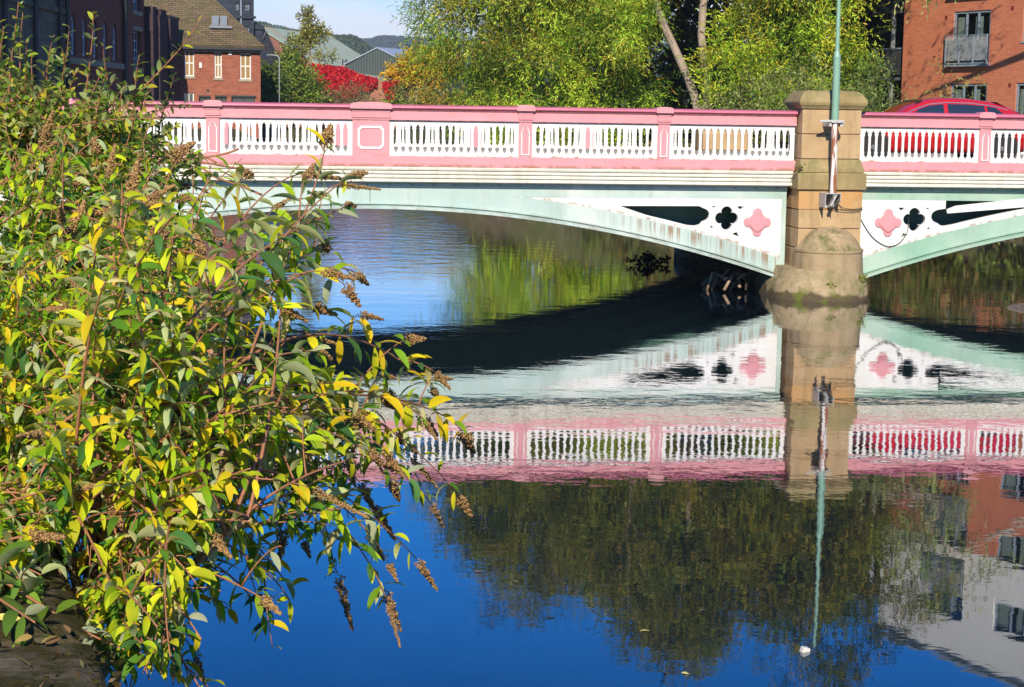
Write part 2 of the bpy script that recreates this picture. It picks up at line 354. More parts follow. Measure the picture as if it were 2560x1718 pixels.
def water_mat():
    t = NT('river water'); o = t.xyz()
    y = o[1]
    amp = t.math('ADD', .16, t.ramp(y, 9, 27))                     # calmer near the bank, ruffled in the open stream
    amp = t.math('MULTIPLY', amp, t.math('ADD', .35, t.ramp(t.noise(.13, 3), .35, .7)))
    amp = t.math('ADD', amp, t.math('MULTIPLY', t.ramp(y, 38, 60), .5))
    wind = t.math('ADD', o[0], t.math('MULTIPLY', t.noise(.12, 3), 3))       # a breeze ruffles the open left channel beyond the arch
    amp = t.math('ADD', amp, t.math('MULTIPLY', t.math('MULTIPLY', t.ramp(y, 37, 46), t.ramp(wind, 0.6, -.8)), 4.5))
    n1 = t.noise(1.5, 4, .5, t.map(scale=(.75, 1.0, 1))); n2 = t.noise(5.5, 3, .5, t.map(scale=(.7, 1, 1), loc=(3, 1, 0))); 
    h = t.math('ADD', t.math('MULTIPLY', n1, 1.0), t.math('MULTIPLY', n2, .22))
    h = t.math('MULTIPLY', h, amp)
    bp = t.bump(h, 1.0, .0045)
    lw = t.n('ShaderNodeLayerWeight'); lw.inputs['Blend'].default_value = .5; t.l(bp, lw.inputs['Normal'])
    mr = t.n('ShaderNodeMapRange', clamp=True); t.l(lw.outputs['Facing'], mr.inputs['Value'])
    mr.inputs['From Min'].default_value = .68; mr.inputs['From Max'].default_value = .93; mr.inputs['To Min'].default_value = .30; mr.inputs['To Max'].default_value = .90
    d = t.n('ShaderNodeBsdfDiffuse'); t.put(d.inputs['Color'], (.003, .010, .020)); 
    g = t.n('ShaderNodeBsdfGlossy'); g.inputs['Roughness'].default_value = .012; t.put(g.inputs['Color'], (.95, .96, 1.0)); t.l(bp, g.inputs['Normal'])
    ms = t.n('ShaderNodeMixShader'); t.l(mr.outputs[0], ms.inputs[0]); t.l(d.outputs[0], ms.inputs[1]); t.l(g.outputs[0], ms.inputs[2])
    t.l(ms.outputs[0], t.out.inputs['Surface']); return t.m
mb = MB(); mb.add([(-60, -60, 0), (60, -60, 0), (60, 118, 0), (-60, 118, 0)], [(0, 1, 2, 3)])
tag(mb.build('river', water_mat()), kind='structure')
# gravel bar by the right arch
def gravel_bar():
    vs, q = [], []; n = 26
    for j in range(n):
        for i in range(n):
            u_, v_ = i/(n-1)*2-1, j/(n-1)*2-1; r = math.hypot(u_, v_)
            z = .20*(1-r*r)+.05*math.sin(i*2.3)*math.cos(j*1.9)*(1-min(1, r)); vs.append((11.9+u_*2.3, 35.0+v_*2.0, z))
    for j in range(n-1):
        for i in range(n-1): q.append((j*n+i, j*n+i+1, (j+1)*n+i+1, (j+1)*n+i))
    t = NT('gravel'); vo = t.n('ShaderNodeTexVoronoi'); vo.inputs['Scale'].default_value = 9; t.l(t.tc.outputs['Object'], vo.inputs['Vector'])
    col = t.mix(t.ramp(vo.outputs['Distance'], .1, .6), (.26, .19, .13), (.10, .07, .05))
    tag(np_mesh('gravel_bar', np.array(vs), np.array(q), t.done(col, .9, t.bump(vo.outputs['Distance'], .8, -.05)), smooth=True), kind='structure')
gravel_bar()
# ------------------------------------------------------------------ the bridge, in its own frame: x along it, y away from the camera, z up
BTH = math.atan(.1372); BO = Vector((-2.841, 36.050, 0)); BM = Matrix.Translation(BO) @ Matrix.Rotation(BTH, 4, 'Z')
PINK = painted('pink paint', (.68, .29, .30), (.63, .255, .275), (.30, .16, .13), .55, .5, .24, .28, .75)
ROSE = painted('deep pink paint', (.58, .15, .215), (.50, .115, .18), (.3, .12, .12), .2, .45, .15)
WHITE = painted('white paint', (.80, .78, .73), (.74, .71, .64), (.34, .24, .13), .8, .5, .25, .22, .8)
def cream_mat():
    t = NT('weathered cream stone moulding'); o = t.xyz()
    col = t.mix(t.ramp(t.noise(1.2, 6), .35, .7), (.80, .77, .66), (.72, .67, .54))
    st = t.ramp(t.noise(1, 6, .65, t.map(scale=(9, 9, 1.4))), .5, .75)
    col = t.mix(t.math('MULTIPLY', st, .38), col, (.30, .25, .14))
    top = t.math('MULTIPLY', t.ramp(o[2], 2.47, 2.52), t.ramp(t.noise(3, 6), .3, .6)); col = t.mix(t.math('MULTIPLY', top, .4), col, (.42, .36, .22))
    return t.done(col, .8, t.bump(t.noise(14, 6), .3, .015), spec=.2)
CREAM = cream_mat()
def green_mat():
    t = NT('weathered green paint'); o = t.xyz()
    pale = t.mix(t.ramp(t.noise(.8, 5), .4, .66), (.40, .51, .455), (.56, .61, .55))
    full = t.mix(t.ramp(t.noise(1.1, 5), .35, .65), (.25, .43, .30), (.38, .50, .39))
    f = t.ramp(t.math('ADD', o[0], t.math('MULTIPLY', t.noise(.9, 4), 4)), 9.5, 13); col = t.mix(f, pale, full)
    low = t.ramp(o[0], 4.6, 6.0)                                  # rust runs from the joint under the white panel
    band = t.math('MULTIPLY', low, t.ramp(t.noise(1, 5, .6, t.map(scale=(14, 3, .45))), .47, .585))
    arch = t.math('ADD', o[2], t.math('MULTIPLY', t.math('POWER', o[0], 2), .0191))
    band = t.math('MULTIPLY', band, t.ramp(arch, 2.16, 2.08)); band = t.math('MULTIPLY', band, t.ramp(arch, 1.75, 2.0))
    col = t.mix(t.math('MULTIPLY', band, .85), col, (.24, .115, .04))
    col = t.mix(t.math('MULTIPLY', t.ramp(t.noise(11, 7, .7), .60, .72), .5), col, (.25, .13, .05))
    col = t.mix(t.math('MULTIPLY', t.ramp(t.noise(1, 6, .65, t.map(scale=(3.2, 3, .35), loc=(9, 2, 4))), .5, .7), .38), col, (.24, .30, .24))
    edge = t.math('MULTIPLY', t.ramp(arch, 1.86, 1.76), t.ramp(t.noise(2.6, 6, .7), .42, .6)); col = t.mix(t.math('MULTIPLY', edge, .5), col, (.17, .14, .08))
    return t.done(col, .55, t.bump(t.noise(20, 5), .15, .01))
GREEN = green_mat(); DGREEN = plain('dark green girder paint', (.05, .15, .11), .5, var=.6)
RIVET = plain('green rivet paint', (.13, .30, .25), .4)
STONE = stone_mat('buff sandstone', (.52, .36, .195), (.42, .275, .135), None, dark=(.17, .125, .07))
STONEW = stone_mat('damp sandstone', (.43, .32, .19), (.34, .25, .14), (.15, .15, .05), dark=(.13, .10, .06), low=.05)
STONEO = stone_mat('orange sandstone', (.56, .28, .085), (.48, .32, .16), None, dark=(.25, .14, .06))
STONEG = stone_mat('greened sandstone', (.38, .29, .14), (.29, .21, .09), (.20, .18, .07), dark=(.12, .10, .05))
bridge = thing('arch_bridge', 'cast iron arch bridge with pink railings, white panels and green spandrels crossing the river', 'bridge', BO, BTH)
SPAN0, SPAN1 = -8.75, 8.60; RS0, RS1 = 9.98, 18.54*1+9.3; PC = 9.27; BW = 8.7
def arch_z(s, c=0.0):
    Rr = 26.3; d = min(abs(s-c), 20); return 1.745-(Rr-math.sqrt(Rr*Rr-d*d))
# --- deck
deck = MB().box(-30, 45, .3, BW-.3, 2.26, 2.52); dk = deck.build('deck', plain('dark deck iron', (.03, .035, .03), .8), bridge)
ASPH = plain('asphalt', (.06, .058, .055), .9, var=.4, scale=2); PAVE = plain('pavement slabs', (.27, .25, .22), .9, var=.4, scale=3)
MB().box(-30, 45, 1.9, BW-1.9, 2.524, 2.70).build('carriageway', ASPH, bridge)
for a, b in ((.16, 1.9), (BW-1.9, BW-.16)): MB().box(-30, 45, a, b, 2.524, 2.79).build('pavement', PAVE, bridge, bevel=.01)
# --- parapets
def slot_profile(w):             # (z, half opening) from sill to head of one slot
    return [(.0, 0.0), (.028, .30*w), (.05, .62*w), (.072, .86*w), (.088, .98*w), (.10, .72*w), (.118, .80*w), (.15, 1.0*w), (.43, 1.0*w), (.462, .86*w), (.478, .62*w), (.492, .80*w), (.508, .82*w), (.53, .5*w), (.552, .18*w), (.572, .0)]
def balustrade(s0, s1, n, y0, y1):
    mb = MB(); z0, z1 = 2.76, 3.462; zs = 2.822; mg = .065; pit = (s1-s0-2*mg)/n; w_ = pit*.325; pr = slot_profile(w_)
    mb.box(s0, s1, y0, y1, z0, zs); mb.box(s0, s1, y0, y1, zs+.572, z1)
    for k in range(n+1):
        c = s0+mg+k*pit; hl = [( -pit/2+h) for z, h in pr]; L = [(c-(pit/2-h), zs+z) for z, h in pr]; Rr = [(c+(pit/2-h), zs+z) for z, h in pr]
        if k == 0: L = [(s0, zs), (s0, zs+.572)]
        if k == n: Rr = [(s1, zs), (s1, zs+.572)]
        mb.poly(Rr+L[::-1], y0+.004, y1-.004)
    # little drilled holes read as dark studs
    return mb
COPE = [(-.085, 3.672), (-.118, 3.70), (-.112, 3.735), (-.06, 3.762), (.10, 3.765), (.15, 3.74), (.155, 3.70), (.12, 3.672)]
FRIEZE = [(-.03, 3.488), (-.03, 3.640), (-.062, 3.655), (-.062, 3.672), (.11, 3.672), (.11, 3.488)]
BASE = [(-.055, 2.552), (-.055, 2.735), (-.03, 2.76), (.11, 2.76), (.14, 2.735), (.14, 2.552)]
LIP = [(-.058, 3.462), (-.058, 3.488), (.12, 3.488), (.12, 3.462)]
def flip(prof): return [(BW-y, z) for y, z in prof]
def outline(pts, wd, y0, y1):    # a thin raised band following a closed outline
    cx = sum(p[0] for p in pts)/len(pts); cz = sum(p[1] for p in pts)/len(pts)
    hx = max(abs(p[0]-cx) for p in pts); hz = max(abs(p[1]-cz) for p in pts)
    inner = [(cx+(x-cx)*(hx-wd)/hx, cz+(z-cz)*(hz-wd)/hz) for x, z in pts]
    return MB().plate(pts, [inner], y0, y1)
def parapet(s0, s1, panels, posts, far, wide):
    fl = flip if far else (lambda p: p); sg = lambda y: BW-y if far else y
    yy = lambda a, b: (min(sg(a), sg(b)), max(sg(a), sg(b)))
    par = MB().sweep(fl(FRIEZE), s0, s1).sweep(fl(BASE), s0, s1).sweep(fl(LIP), s0, s1).build('parapet', PINK, bridge)
    MB().sweep(fl(COPE), s0, s1).build('coping', ROSE, par, smooth=True, auto=50)
    for a, b, n in panels:
        y0, y1 = yy(0.008, .040); balustrade(a, b, n, y0, y1).build('balustrade_panel', WHITE, par)
    for a, b in posts:
        wd = b-a > .5; mb = MB(); y0, y1 = yy(-.038, .14)
        mb.box(a, b, y0, y1, 2.552, 3.50)
        y0, y1 = yy(-.066, .15); mb.box(a-.025, b+.025, y0, y1, 2.548, 2.745)
        # concave neck and capped head
        for i in range(6):
            t0 = i/6; e = .022*(math.cos(t0*math.pi)*.5+.5) if i < 3 else .03*((i-2)/3); y0, y1 = yy(-.04-e, .143+e)
            mb.box(a-e, b+e, y0, y1, 3.50+.172*t0, 3.50+.172*(t0+1/6))
        hc = (a+b)/2; h = (b-a)/2+.05; ks = 8; cap = [(hc-h, 3.672), (hc+h, 3.672), (hc+h+.012, 3.705), (hc+h, 3.745)]
        cap += [(hc+h*math.cos(math.pi*k/ks), 3.765+(.032 if not wd else .042)*math.sin(math.pi*k/ks)) for k in range(1, ks)]+[(hc-h, 3.745), (hc-h-.012, 3.705)]
        y0, y1 = yy(-.127, .18); mb.poly(cap, y0, y1)
        mb.build('post', PINK, par, bevel=.006)
        y0, y1 = yy(-.056, -.036)
        if wd:
            c = .06; x0, x1, z0, z1 = a+.10, b-.10, 2.89, 3.34
            pts = [(x0+c, z0), (x1-c, z0), (x1, z0+c), (x1, z1-c), (x1-c, z1), (x0+c, z1), (x0, z1-c), (x0, z0+c)]
            outline(pts, .042, y0, y1).build('post_moulding', WHITE, par, bevel=.004)
        else:
            x0, x1, z0, z1 = a+.045, b-.045, 2.80, 3.27; r = (x1-x0)/2-.022; xc = (x0+x1)/2
            pts = [(x0, z0), (x1, z0), (x1, z1), (x1-.022, z1+.012)]+[(xc+r*math.cos(math.pi*k/8), z1+.02+r*1.2*math.sin(math.pi*k/8)) for k in range(9)]+[(x0+.022, z1+.012), (x0, z1)]
            outline(pts, .02, y0, y1).build('post_moulding', WHITE, par)
    return par
PA = [(-8.55, -6.0, 17), (-5.76, -3.2, 17), (-2.94, -.36, 17), (.36, 2.94, 17), (3.2, 5.76, 17), (6.0, 8.60, 17)]
PO = [(-6.0, -5.76), (-3.2, -2.94), (-.36, .36), (2.94, 3.2), (5.76, 6.0)]
PA2 = [(9.98, 12.52, 17), (12.76, 15.3, 17), (15.56, 18.1, 17), (18.9, 21.4, 17)]; PO2 = [(12.52, 12.76), (15.3, 15.56), (18.1, 18.9)]
parapet(-8.75, 8.62, PA, PO, False, True); parapet(9.92, 21.5, PA2, PO2, False, True)
parapet(-8.75, 8.62, PA, PO, True, True); parapet(9.92, 21.5, PA2, PO2, True, True)
# --- cornice
CORN = [(.22, 2.235), (-.03, 2.235), (-.06, 2.255), (-.06, 2.30), (-.03, 2.318), (-.034, 2.322), (-.078, 2.335), (-.084, 2.372), (-.066, 2.39), (-.036, 2.394), (-.04, 2.398), (-.096, 2.412), (-.104, 2.445), (-.088, 2.465), (-.05, 2.469), (-.055, 2.473), (-.118, 2.486), (-.128, 2.52), (-.108, 2.546), (.22, 2.551)]
CORN = [(y, 2.235+(z-2.235)*1.0) for y, z in CORN]
for a, b in ((-8.75, 8.56), (10.02, 27)):
    MB().sweep(CORN, a, b).build('cornice', CREAM, bridge); MB().sweep(flip(CORN), a, b).build('cornice', CREAM, bridge)
# --- girders
def quatre(cx, cz, r, off, n=10, k=1.0):
    pts = []
    for q in range(4):
        a = math.pi/2*q; ox, oz = cx+off*math.cos(a), cz+off*math.sin(a)*k
        for i in range(n+1):
            t = a-R(100)+R(200)*i/n; pts.append((ox+r*math.cos(t), oz+r*math.sin(t)*k))
    return pts
def arch_pts(s0, s1, dz, c=0.0, n=40): return [(s0+(s1-s0)*i/n, arch_z(s0+(s1-s0)*i/n, c)+dz) for i in range(n+1)]
def mir(pts, c): return [(2*c-x, z) for x, z in pts][::-1]
def tri_panel(c):                 # right-hand panel of an arch centred on c: outline and holes
    lower = [(x, z) for x, z in arch_pts(c+3.02, c+8.42, .395, c, 24)]
    outer = lower+[(c+8.42, 1.972), (c+3.0, 1.955)]
    def lz(s): return arch_z(c+s, c)+.395
    hole = [(c+5.05, 1.80)]+[(c+s, lz(s)+.085) for s in (5.6, 6.1, 6.45)]+[(c+6.62, 1.41), (c+6.72, 1.435), (c+6.775, 1.50)]
    hole += [(c+6.79+.125*math.cos(t), 1.635+.125*math.sin(t)) for t in [R(a) for a in range(-75, 76, 25)]]+[(c+6.77, 1.775), (c+6.70, 1.81)]
    q = quatre(c+7.275, 1.57, .118, .122)
    tr = [[(c+6.955, 1.812), (c+7.045, 1.812), (c+7.0, 1.775)], [(c+7.49, 1.812), (c+7.63, 1.812), (c+7.56, 1.735)], [(c+7.40, 1.25), (c+7.55, 1.19), (c+7.50, 1.29)], [(c+6.92, 1.38), (c+7.0, 1.365), (c+6.97, 1.42)]]
    return outer, [hole, q]+tr
def girder(c, s0, s1, y0, y1, decor, sgn=1):
    top = 2.165
    outer = arch_pts(s0, s1, .0, c, 60)+[(s1, top), (s0, top)]
    holes = []; pan = []
    for side in (1, -1):
        o, h = tri_panel(c)
        if side < 0: o, h = mir(o, c), [mir(x, c) for x in h]
        if min(x for x, z in o) > s0 and max(x for x, z in o) < s1: holes.append(o); pan.append((o, h, side))
    g = MB().plate(outer, holes if decor else [], y0, y1).build('arch_girder', GREEN if decor else DGREEN, bridge)
    ys = y0 if sgn > 0 else y1
    prof = lambda a, b: (min(ys-sgn*a, ys+sgn*b), max(ys-sgn*a, ys+sgn*b))
    for dz, th, out in ((-.035, .055, .13), (.055, .03, .045)):
        a, b = prof(out, .02); L = arch_pts(s0, s1, dz, c, 60)
        MB().loft([[(x, a, z), (x, b, z), (x, b, z+th), (x, a, z+th)] for x, z in L]).build('arch_flange', GREEN if decor else DGREEN, g)
    if decor:
        a, b = prof(.05, .02); MB().box(s0, s1, a, b, 2.145, 2.232).build('top_flange', GREEN, g)
        rv = MB(); s = s0+.2
        while s < s1-.1:
            rv.lathe([(0, .022), (.016, .015), (.022, 0)], (s, ys-sgn*.055, 2.185), 8); s += .44
        rv.build('rivet', RIVET, g, smooth=True)['kind'] = 'stuff'
        for k in range(-2, 3):
            x = c+k*3.15
            if s0 < x < s1 and abs(x-c) < 3: MB().box(x-.006, x+.006, ys-sgn*.006 if sgn > 0 else ys, ys if sgn > 0 else ys+.006, arch_z(x, c)+.1, 2.14).build('joint', DGREEN, g)
        for o, h, side in pan:
            broken = side < 0 and c > 5
            if broken:            # the right arch's near panel has lost its top bar: it hangs loose
                o2 = [p for p in o]; keep = lambda x: x < 11.92
                low = [p for p in o if p[1] < 1.955-.001 and p[0] > 10.0]
                low = sorted([p for p in o if p[1] < 1.95], key=lambda p: p[0])
                hole = h[0]; hb = sorted([p for p in hole if p[1] < 1.5 or p[0] < 11.92], key=lambda p: p[0])
                o2 = [(2*c-(c+8.42), 1.985)]+low
                inner = [(2*c-(c+s), arch_z(c+s, c)+.395+.13) for s in (4.4, 5.0, 5.6, 6.1, 6.42)]
                ring = [(2*c-x, z) for x, z in [(c+6.62, 1.44), (c+6.72, 1.455), (c+6.775, 1.50)]+[(c+6.79+.125*math.cos(t), 1.635+.125*math.sin(t)) for t in [R(a) for a in range(-75, 76, 25)]]+[(c+6.77, 1.775), (c+6.6, 1.80)]]
                low2 = [p for p in low if p[0] < 2*c-(c+4.4)]
                o2 = low2+inner+ring+[(11.93, 1.80), (11.93, 1.99), (10.12, 1.99)]
                MB().plate(o2, h[1:], y0+.004, y1+.05).build('spandrel_panel', WHITE, g)
                MB().poly([(11.97, 1.70), (14.3, 1.90), (14.3, 2.05), (13.66, 2.03), (12.15, 1.86), (11.95, 1.78)], y0-.004, y1-.012).build('loose_bar', WHITE, g)
            else: MB().plate(o, h, y0+.004, y1+.05).build('spandrel_panel', WHITE, g)
            bx, bz = (c+7.92*1, 1.49) if side > 0 else (2*c-(c+7.84), 1.50)
            bm_ = MB(); ys2 = y0
            bm_.poly(quatre(bx, bz, .098, .19), ys2-.025, ys2+.02)
            bm_.poly(quatre(bx, bz+.01, .085, .135), ys2-.04, ys2-.02)
            bm_.poly([(bx-.11, bz+.12), (bx+.11, bz+.12), (bx+.155, bz-.06), (bx+.09, bz-.15), (bx, bz-.2), (bx-.09, bz-.15), (bx-.155, bz-.06)][::-1], ys2-.055, ys2-.03)
            bm_.build('quatrefoil_boss', PINK, g, bevel=.012)
    return g
girder(0, -8.62, 8.52, .165, .225, True); girder(2*PC, 10.07, 27.0, .165, .225, True)
for y in (1.15, 3.2, 5.2, 7.0): girder(0, -8.62, 8.52, y, y+.08, False); girder(2*PC, 10.07, 27.0, y, y+.08, False)
girder(0, -8.62, 8.52, BW-.225, BW-.165, True, -1); girder(2*PC, 10.07, 27.0, BW-.225, BW-.165, True, -1)
# --- stone pier
def pier():
    p = MB()
    fr = -.40
    ch = .05
    def block(x0, x1, z0, z1, y0=fr, y1=BW-fr): 
        c = .022
        p.loft([[(x0+a, y0+a, z), (x1-a, y0+a, z), (x1-a, y1-a, z), (x0+a, y1-a, z)] for z, a in ((z0+.004, c), (z0+.016, 0), (z1-.016, 0), (z1-.004, c))])
    for z0, z1 in ((.55, 1.0), (1.0, 1.40), (1.40, 1.79)): block(8.62, 9.93, z0, z1)
    block(8.66, 9.89, 2.80, 3.30, -.30, .62); block(8.66, 9.89, 3.30, 3.80, -.30, .62)
    block(8.66, 9.89, 2.80, 3.30, BW-.62, BW+.30); block(8.66, 9.89, 3.30, 3.66, BW-.62, BW+.30)
    P_ = p.build('pier', STONE, bridge, bevel=.008)
    q = MB(); q.loft([[(x0, -.4, z), (x1, -.4, z), (x1, BW+.4, z), (x0, BW+.4, z)] for z, x0, x1 in ((1.794, 8.62, 9.93), (1.80, 8.61, 9.94), (2.18, 8.61, 9.94), (2.185, 8.62, 9.93))]); q.build('orange_course', STONEO, P_)
    q = MB()
    q.loft([[(x0, y, z), (x1, y, z), (x1, BW-y, z), (x0, BW-y, z)] for z, x0, x1, y in ((2.19, 8.57, 9.98, -.46), (2.195, 8.56, 9.99, -.47), (2.50, 8.56, 9.99, -.47), (2.53, 8.585, 9.965, -.445))])
    for (a, b) in ((0, 1),):
        q.loft([[(x0, y, z), (x1, y, z), (x1, y2, z), (x0, y2, z)] for z, x0, x1, y, y2 in ((2.535, 8.60, 9.95, -.42, .7), (2.60, 8.60, 9.95, -.42, .7), (2.76, 8.64, 9.91, -.33, .66), (2.80, 8.65, 9.90, -.31, .64))])
        q.loft([[(x0, BW-y, z), (x1, BW-y, z), (x1, BW-y2, z), (x0, BW-y2, z)] for z, x0, x1, y, y2 in ((2.535, 8.60, 9.95, -.42, .7), (2.60, 8.60, 9.95, -.42, .7), (2.76, 8.64, 9.91, -.33, .66), (2.80, 8.65, 9.90, -.31, .64))])
    q.build('plinth', STONEG, P_, bevel=.01)
    for f in (False,):
        q = MB(); prof = [(3.80, .00, 0), (3.805, .025, 0), (3.84, .045, 0), (3.87, .07, 0), (3.885, .085, 0), (3.93, .10, 0), (3.96, .098, 0), (3.985, .085, 0), (4.03, .062, 0), (4.08, .03, 0), (4.12, -.005, 0), (4.15, -.035, 0), (4.17, -.08, 0), (4.18, -.16, 0)]
        rings = []
        for z, e, _ in prof:
            a, b = -.30-e, .62+e
            if f: a, b = BW-b, BW-a
            rings.append([(8.66-e, a, z), (9.89+e, a, z), (9.89+e, b, z), (8.66-e, b, z)])
        q.loft(rings).build('pier_cap', STONEG, P_, bevel=.012)
    for f in (False, True):      # rounded cutwater with a domed head, and the wider footing
        q = MB(); c0 = fr+.02; n = 20; rings = []
        prof = [(.68, .10), (.68, .36), (.685, .37), (.685, .93), (.70, .95), (.70, 1.0), (.66, 1.02), (.62, 1.09), (.545, 1.2), (.44, 1.31), (.31, 1.39), (.16, 1.44), (.02, 1.455)]
        for r, z in prof:
            bulge = max(0, .62-z)*.13
            ring = [(PC+(r+bulge)*math.cos(math.pi+math.pi*k/n), c0+(r+bulge)*1.05*math.sin(math.pi+math.pi*k/n), z) for k in range(n+1)]
            ring = [(ring[0][0], c0+.05, z)]+ring+[(ring[-1][0], c0+.05, z)]
            if f: ring = [(x, BW-y, z) for x, y, z in ring]
            rings.append(ring)
        q.loft(rings).build('cutwater', stone_mat('cutwater sandstone', (.46, .335, .195), (.36, .26, .14), (.15, .145, .05), dark=(.14, .11, .06)), P_, smooth=True, auto=35)
    q = MB(); rings = []; n = 20
    for z, e in ((-1.0, .06), (.28, .0), (.335, -.025), (.41, -.07), (.62, -.12)):
        a = [(PC+(.80+e)*math.cos(math.pi+math.pi*k/n), fr-.03+(.84+e)*math.sin(math.pi+math.pi*k/n), z) for k in range(n+1)]
        b = [(PC+(.80+e)*math.cos(math.pi*k/n), BW+.43+(.84+e)*math.sin(math.pi*k/n), z) for k in range(n+1)]
        # the footing steps out on the left, downstream side
        a = [(x-(.30 if x < PC else 0)*(PC-x)/.8, y, z) for x, y, z in a]; b = [(x-(.20 if x < PC else 0)*(PC-x)/.8, y, z) for x, y, z in b]
        rings.append(a+b)
    q.loft(rings).build('footing', STONEW, P_, smooth=True, auto=35)
pier()
q = MB().box(-12, -8.55, -.2, BW+.2, -.8, 2.2); q.build('abutment', stone_mat('abutment stone', (.26, .21, .15), (.2, .16, .11), (.08, .1, .03), (.8, .38)), bridge)
# ------------------------------------------------------------------ the green pole strapped to the pier
def pole():
    o = thing('metal_pole', 'tall green metal pole strapped to the front of the stone pier, rusty white below', 'pole', BM @ Vector((9.2, -.72, 1.86)), BTH)
    L = lambda s, z, y=0.0: (s-9.2, y, z-1.86)
    gp = painted('pole green paint', (.24, .41, .29), (.19, .35, .245), (.2, .12, .05), .3, .4, .2)
    t = NT('rust streaked white paint'); st = t.ramp(t.noise(1, 6, .6, t.map(scale=(16, 16, 1.6))), .46, .53)
    rp = t.done(t.mix(st, (.74, .70, .64), (.30, .10, .035)), .6, t.bump(t.noise(20, 4), .2, .01))
    u_ = MB().tube([L(9.205, 3.58), L(9.2, 4.84)], .073, 14).tube([L(9.2, 4.84), L(9.198, 4.95)], [.073, .044], 14).tube([L(9.198, 4.95), L(9.19, 7.2)], [.044, .036], 12).build('upper_pole', gp, o, smooth=True, auto=40)
    MB().lathe([(.08, 0), (.08, .03), (.07, .035)], L(9.2, 4.80), 14).build('collar', gp, o, smooth=True, auto=40)
    MB().tube([L(9.218, 2.10), L(9.205, 3.56)], .066, 14).build('lower_pole', rp, o, smooth=True, auto=40)
    gal = painted('galvanised bracket', (.55, .54, .50), (.42, .41, .38), (.25, .12, .05), .3, .4, .4)
    c = MB().box(-.33, .17, -.085, -.055, 1.69, 1.73).box(-.09, .17, -.10, .36, 1.672, 1.688)
    c.box(.10, .16, -.05, .40, 1.60, 1.70).box(-.12, -.07, -.05, .40, 1.60, 1.70).tube([(-.33, -.07, 1.71), (-.1, .05, 1.72)], .02, 6)
    c.build('clamp_bracket', gal, o, bevel=.004)
    b = MB().box(-.16, .16, -.12, .32, .262, .275)
    for x in (-.17, .0, .14): b.hexa([(x, -.10, .0 if x < .1 else .12), (x+.012, -.10, .0 if x < .1 else .12), (x+.012, .32, -.03), (x, .32, -.03), (x-.0, -.12, .262), (x+.012, -.12, .262), (x+.012, .32, .262), (x, .32, .262)])
    b.box(-.17, .08, .29, .32, -.03, .262).hexa([(-.06, -.08, .02), (-.02, -.08, .02), (-.02, .0, .02), (-.06, .0, .02), (.05, -.1, .25), (.08, -.1, .25), (.08, .0, .25), (.05, .0, .25)])
    b.build('base_bracket', gal, o)
pole()
def cable():
    P_ = [(9.26, -.74, 1.98), (9.32, -.72, 1.95), (9.5, -.5, 1.80), (9.75, -.45, 1.755), (9.94, -.43, 1.80), (9.97, -.2, 1.75), (10.0, .0, 1.72), (10.05, .13, 1.66), (10.2, .14, 1.42), (10.35, .14, 1.22), (10.55, .14, 1.07), (10.75, .135, 1.01), (10.95, .14, 1.08), (11.1, .14, 1.28), (11.13, .145, 1.45), (11.14, .15, 1.62)]
    q = [(9.26, -.74, 2.02), (9.45, -.52, 1.86), (9.7, -.45, 1.80), (9.92, -.43, 1.83), (9.96, -.3, 1.84)]
    def sm(p):
        out = []
        for i in range(len(p)-1):
            a, b, c, d = (Vector(p[max(0, min(len(p)-1, j))]) for j in (i-1, i, i+1, i+2))
            for t in (0, .25, .5, .75): out.append(.5*((2*b)+(c-a)*t+(2*a-5*b+4*c-d)*t*t+(3*b-a-3*c+d)*t**3))
        return [BM @ x for x in out+[Vector(p[-1])]]
    tag(MB().tube(sm(P_), .008, 5).tube(sm(q), .007, 5).build('cable', plain('black cable', (.03, .028, .025), .6), smooth=True), 'thin black cable sagging from the pole bracket across the pier to the right spandrel', 'cable')
cable()
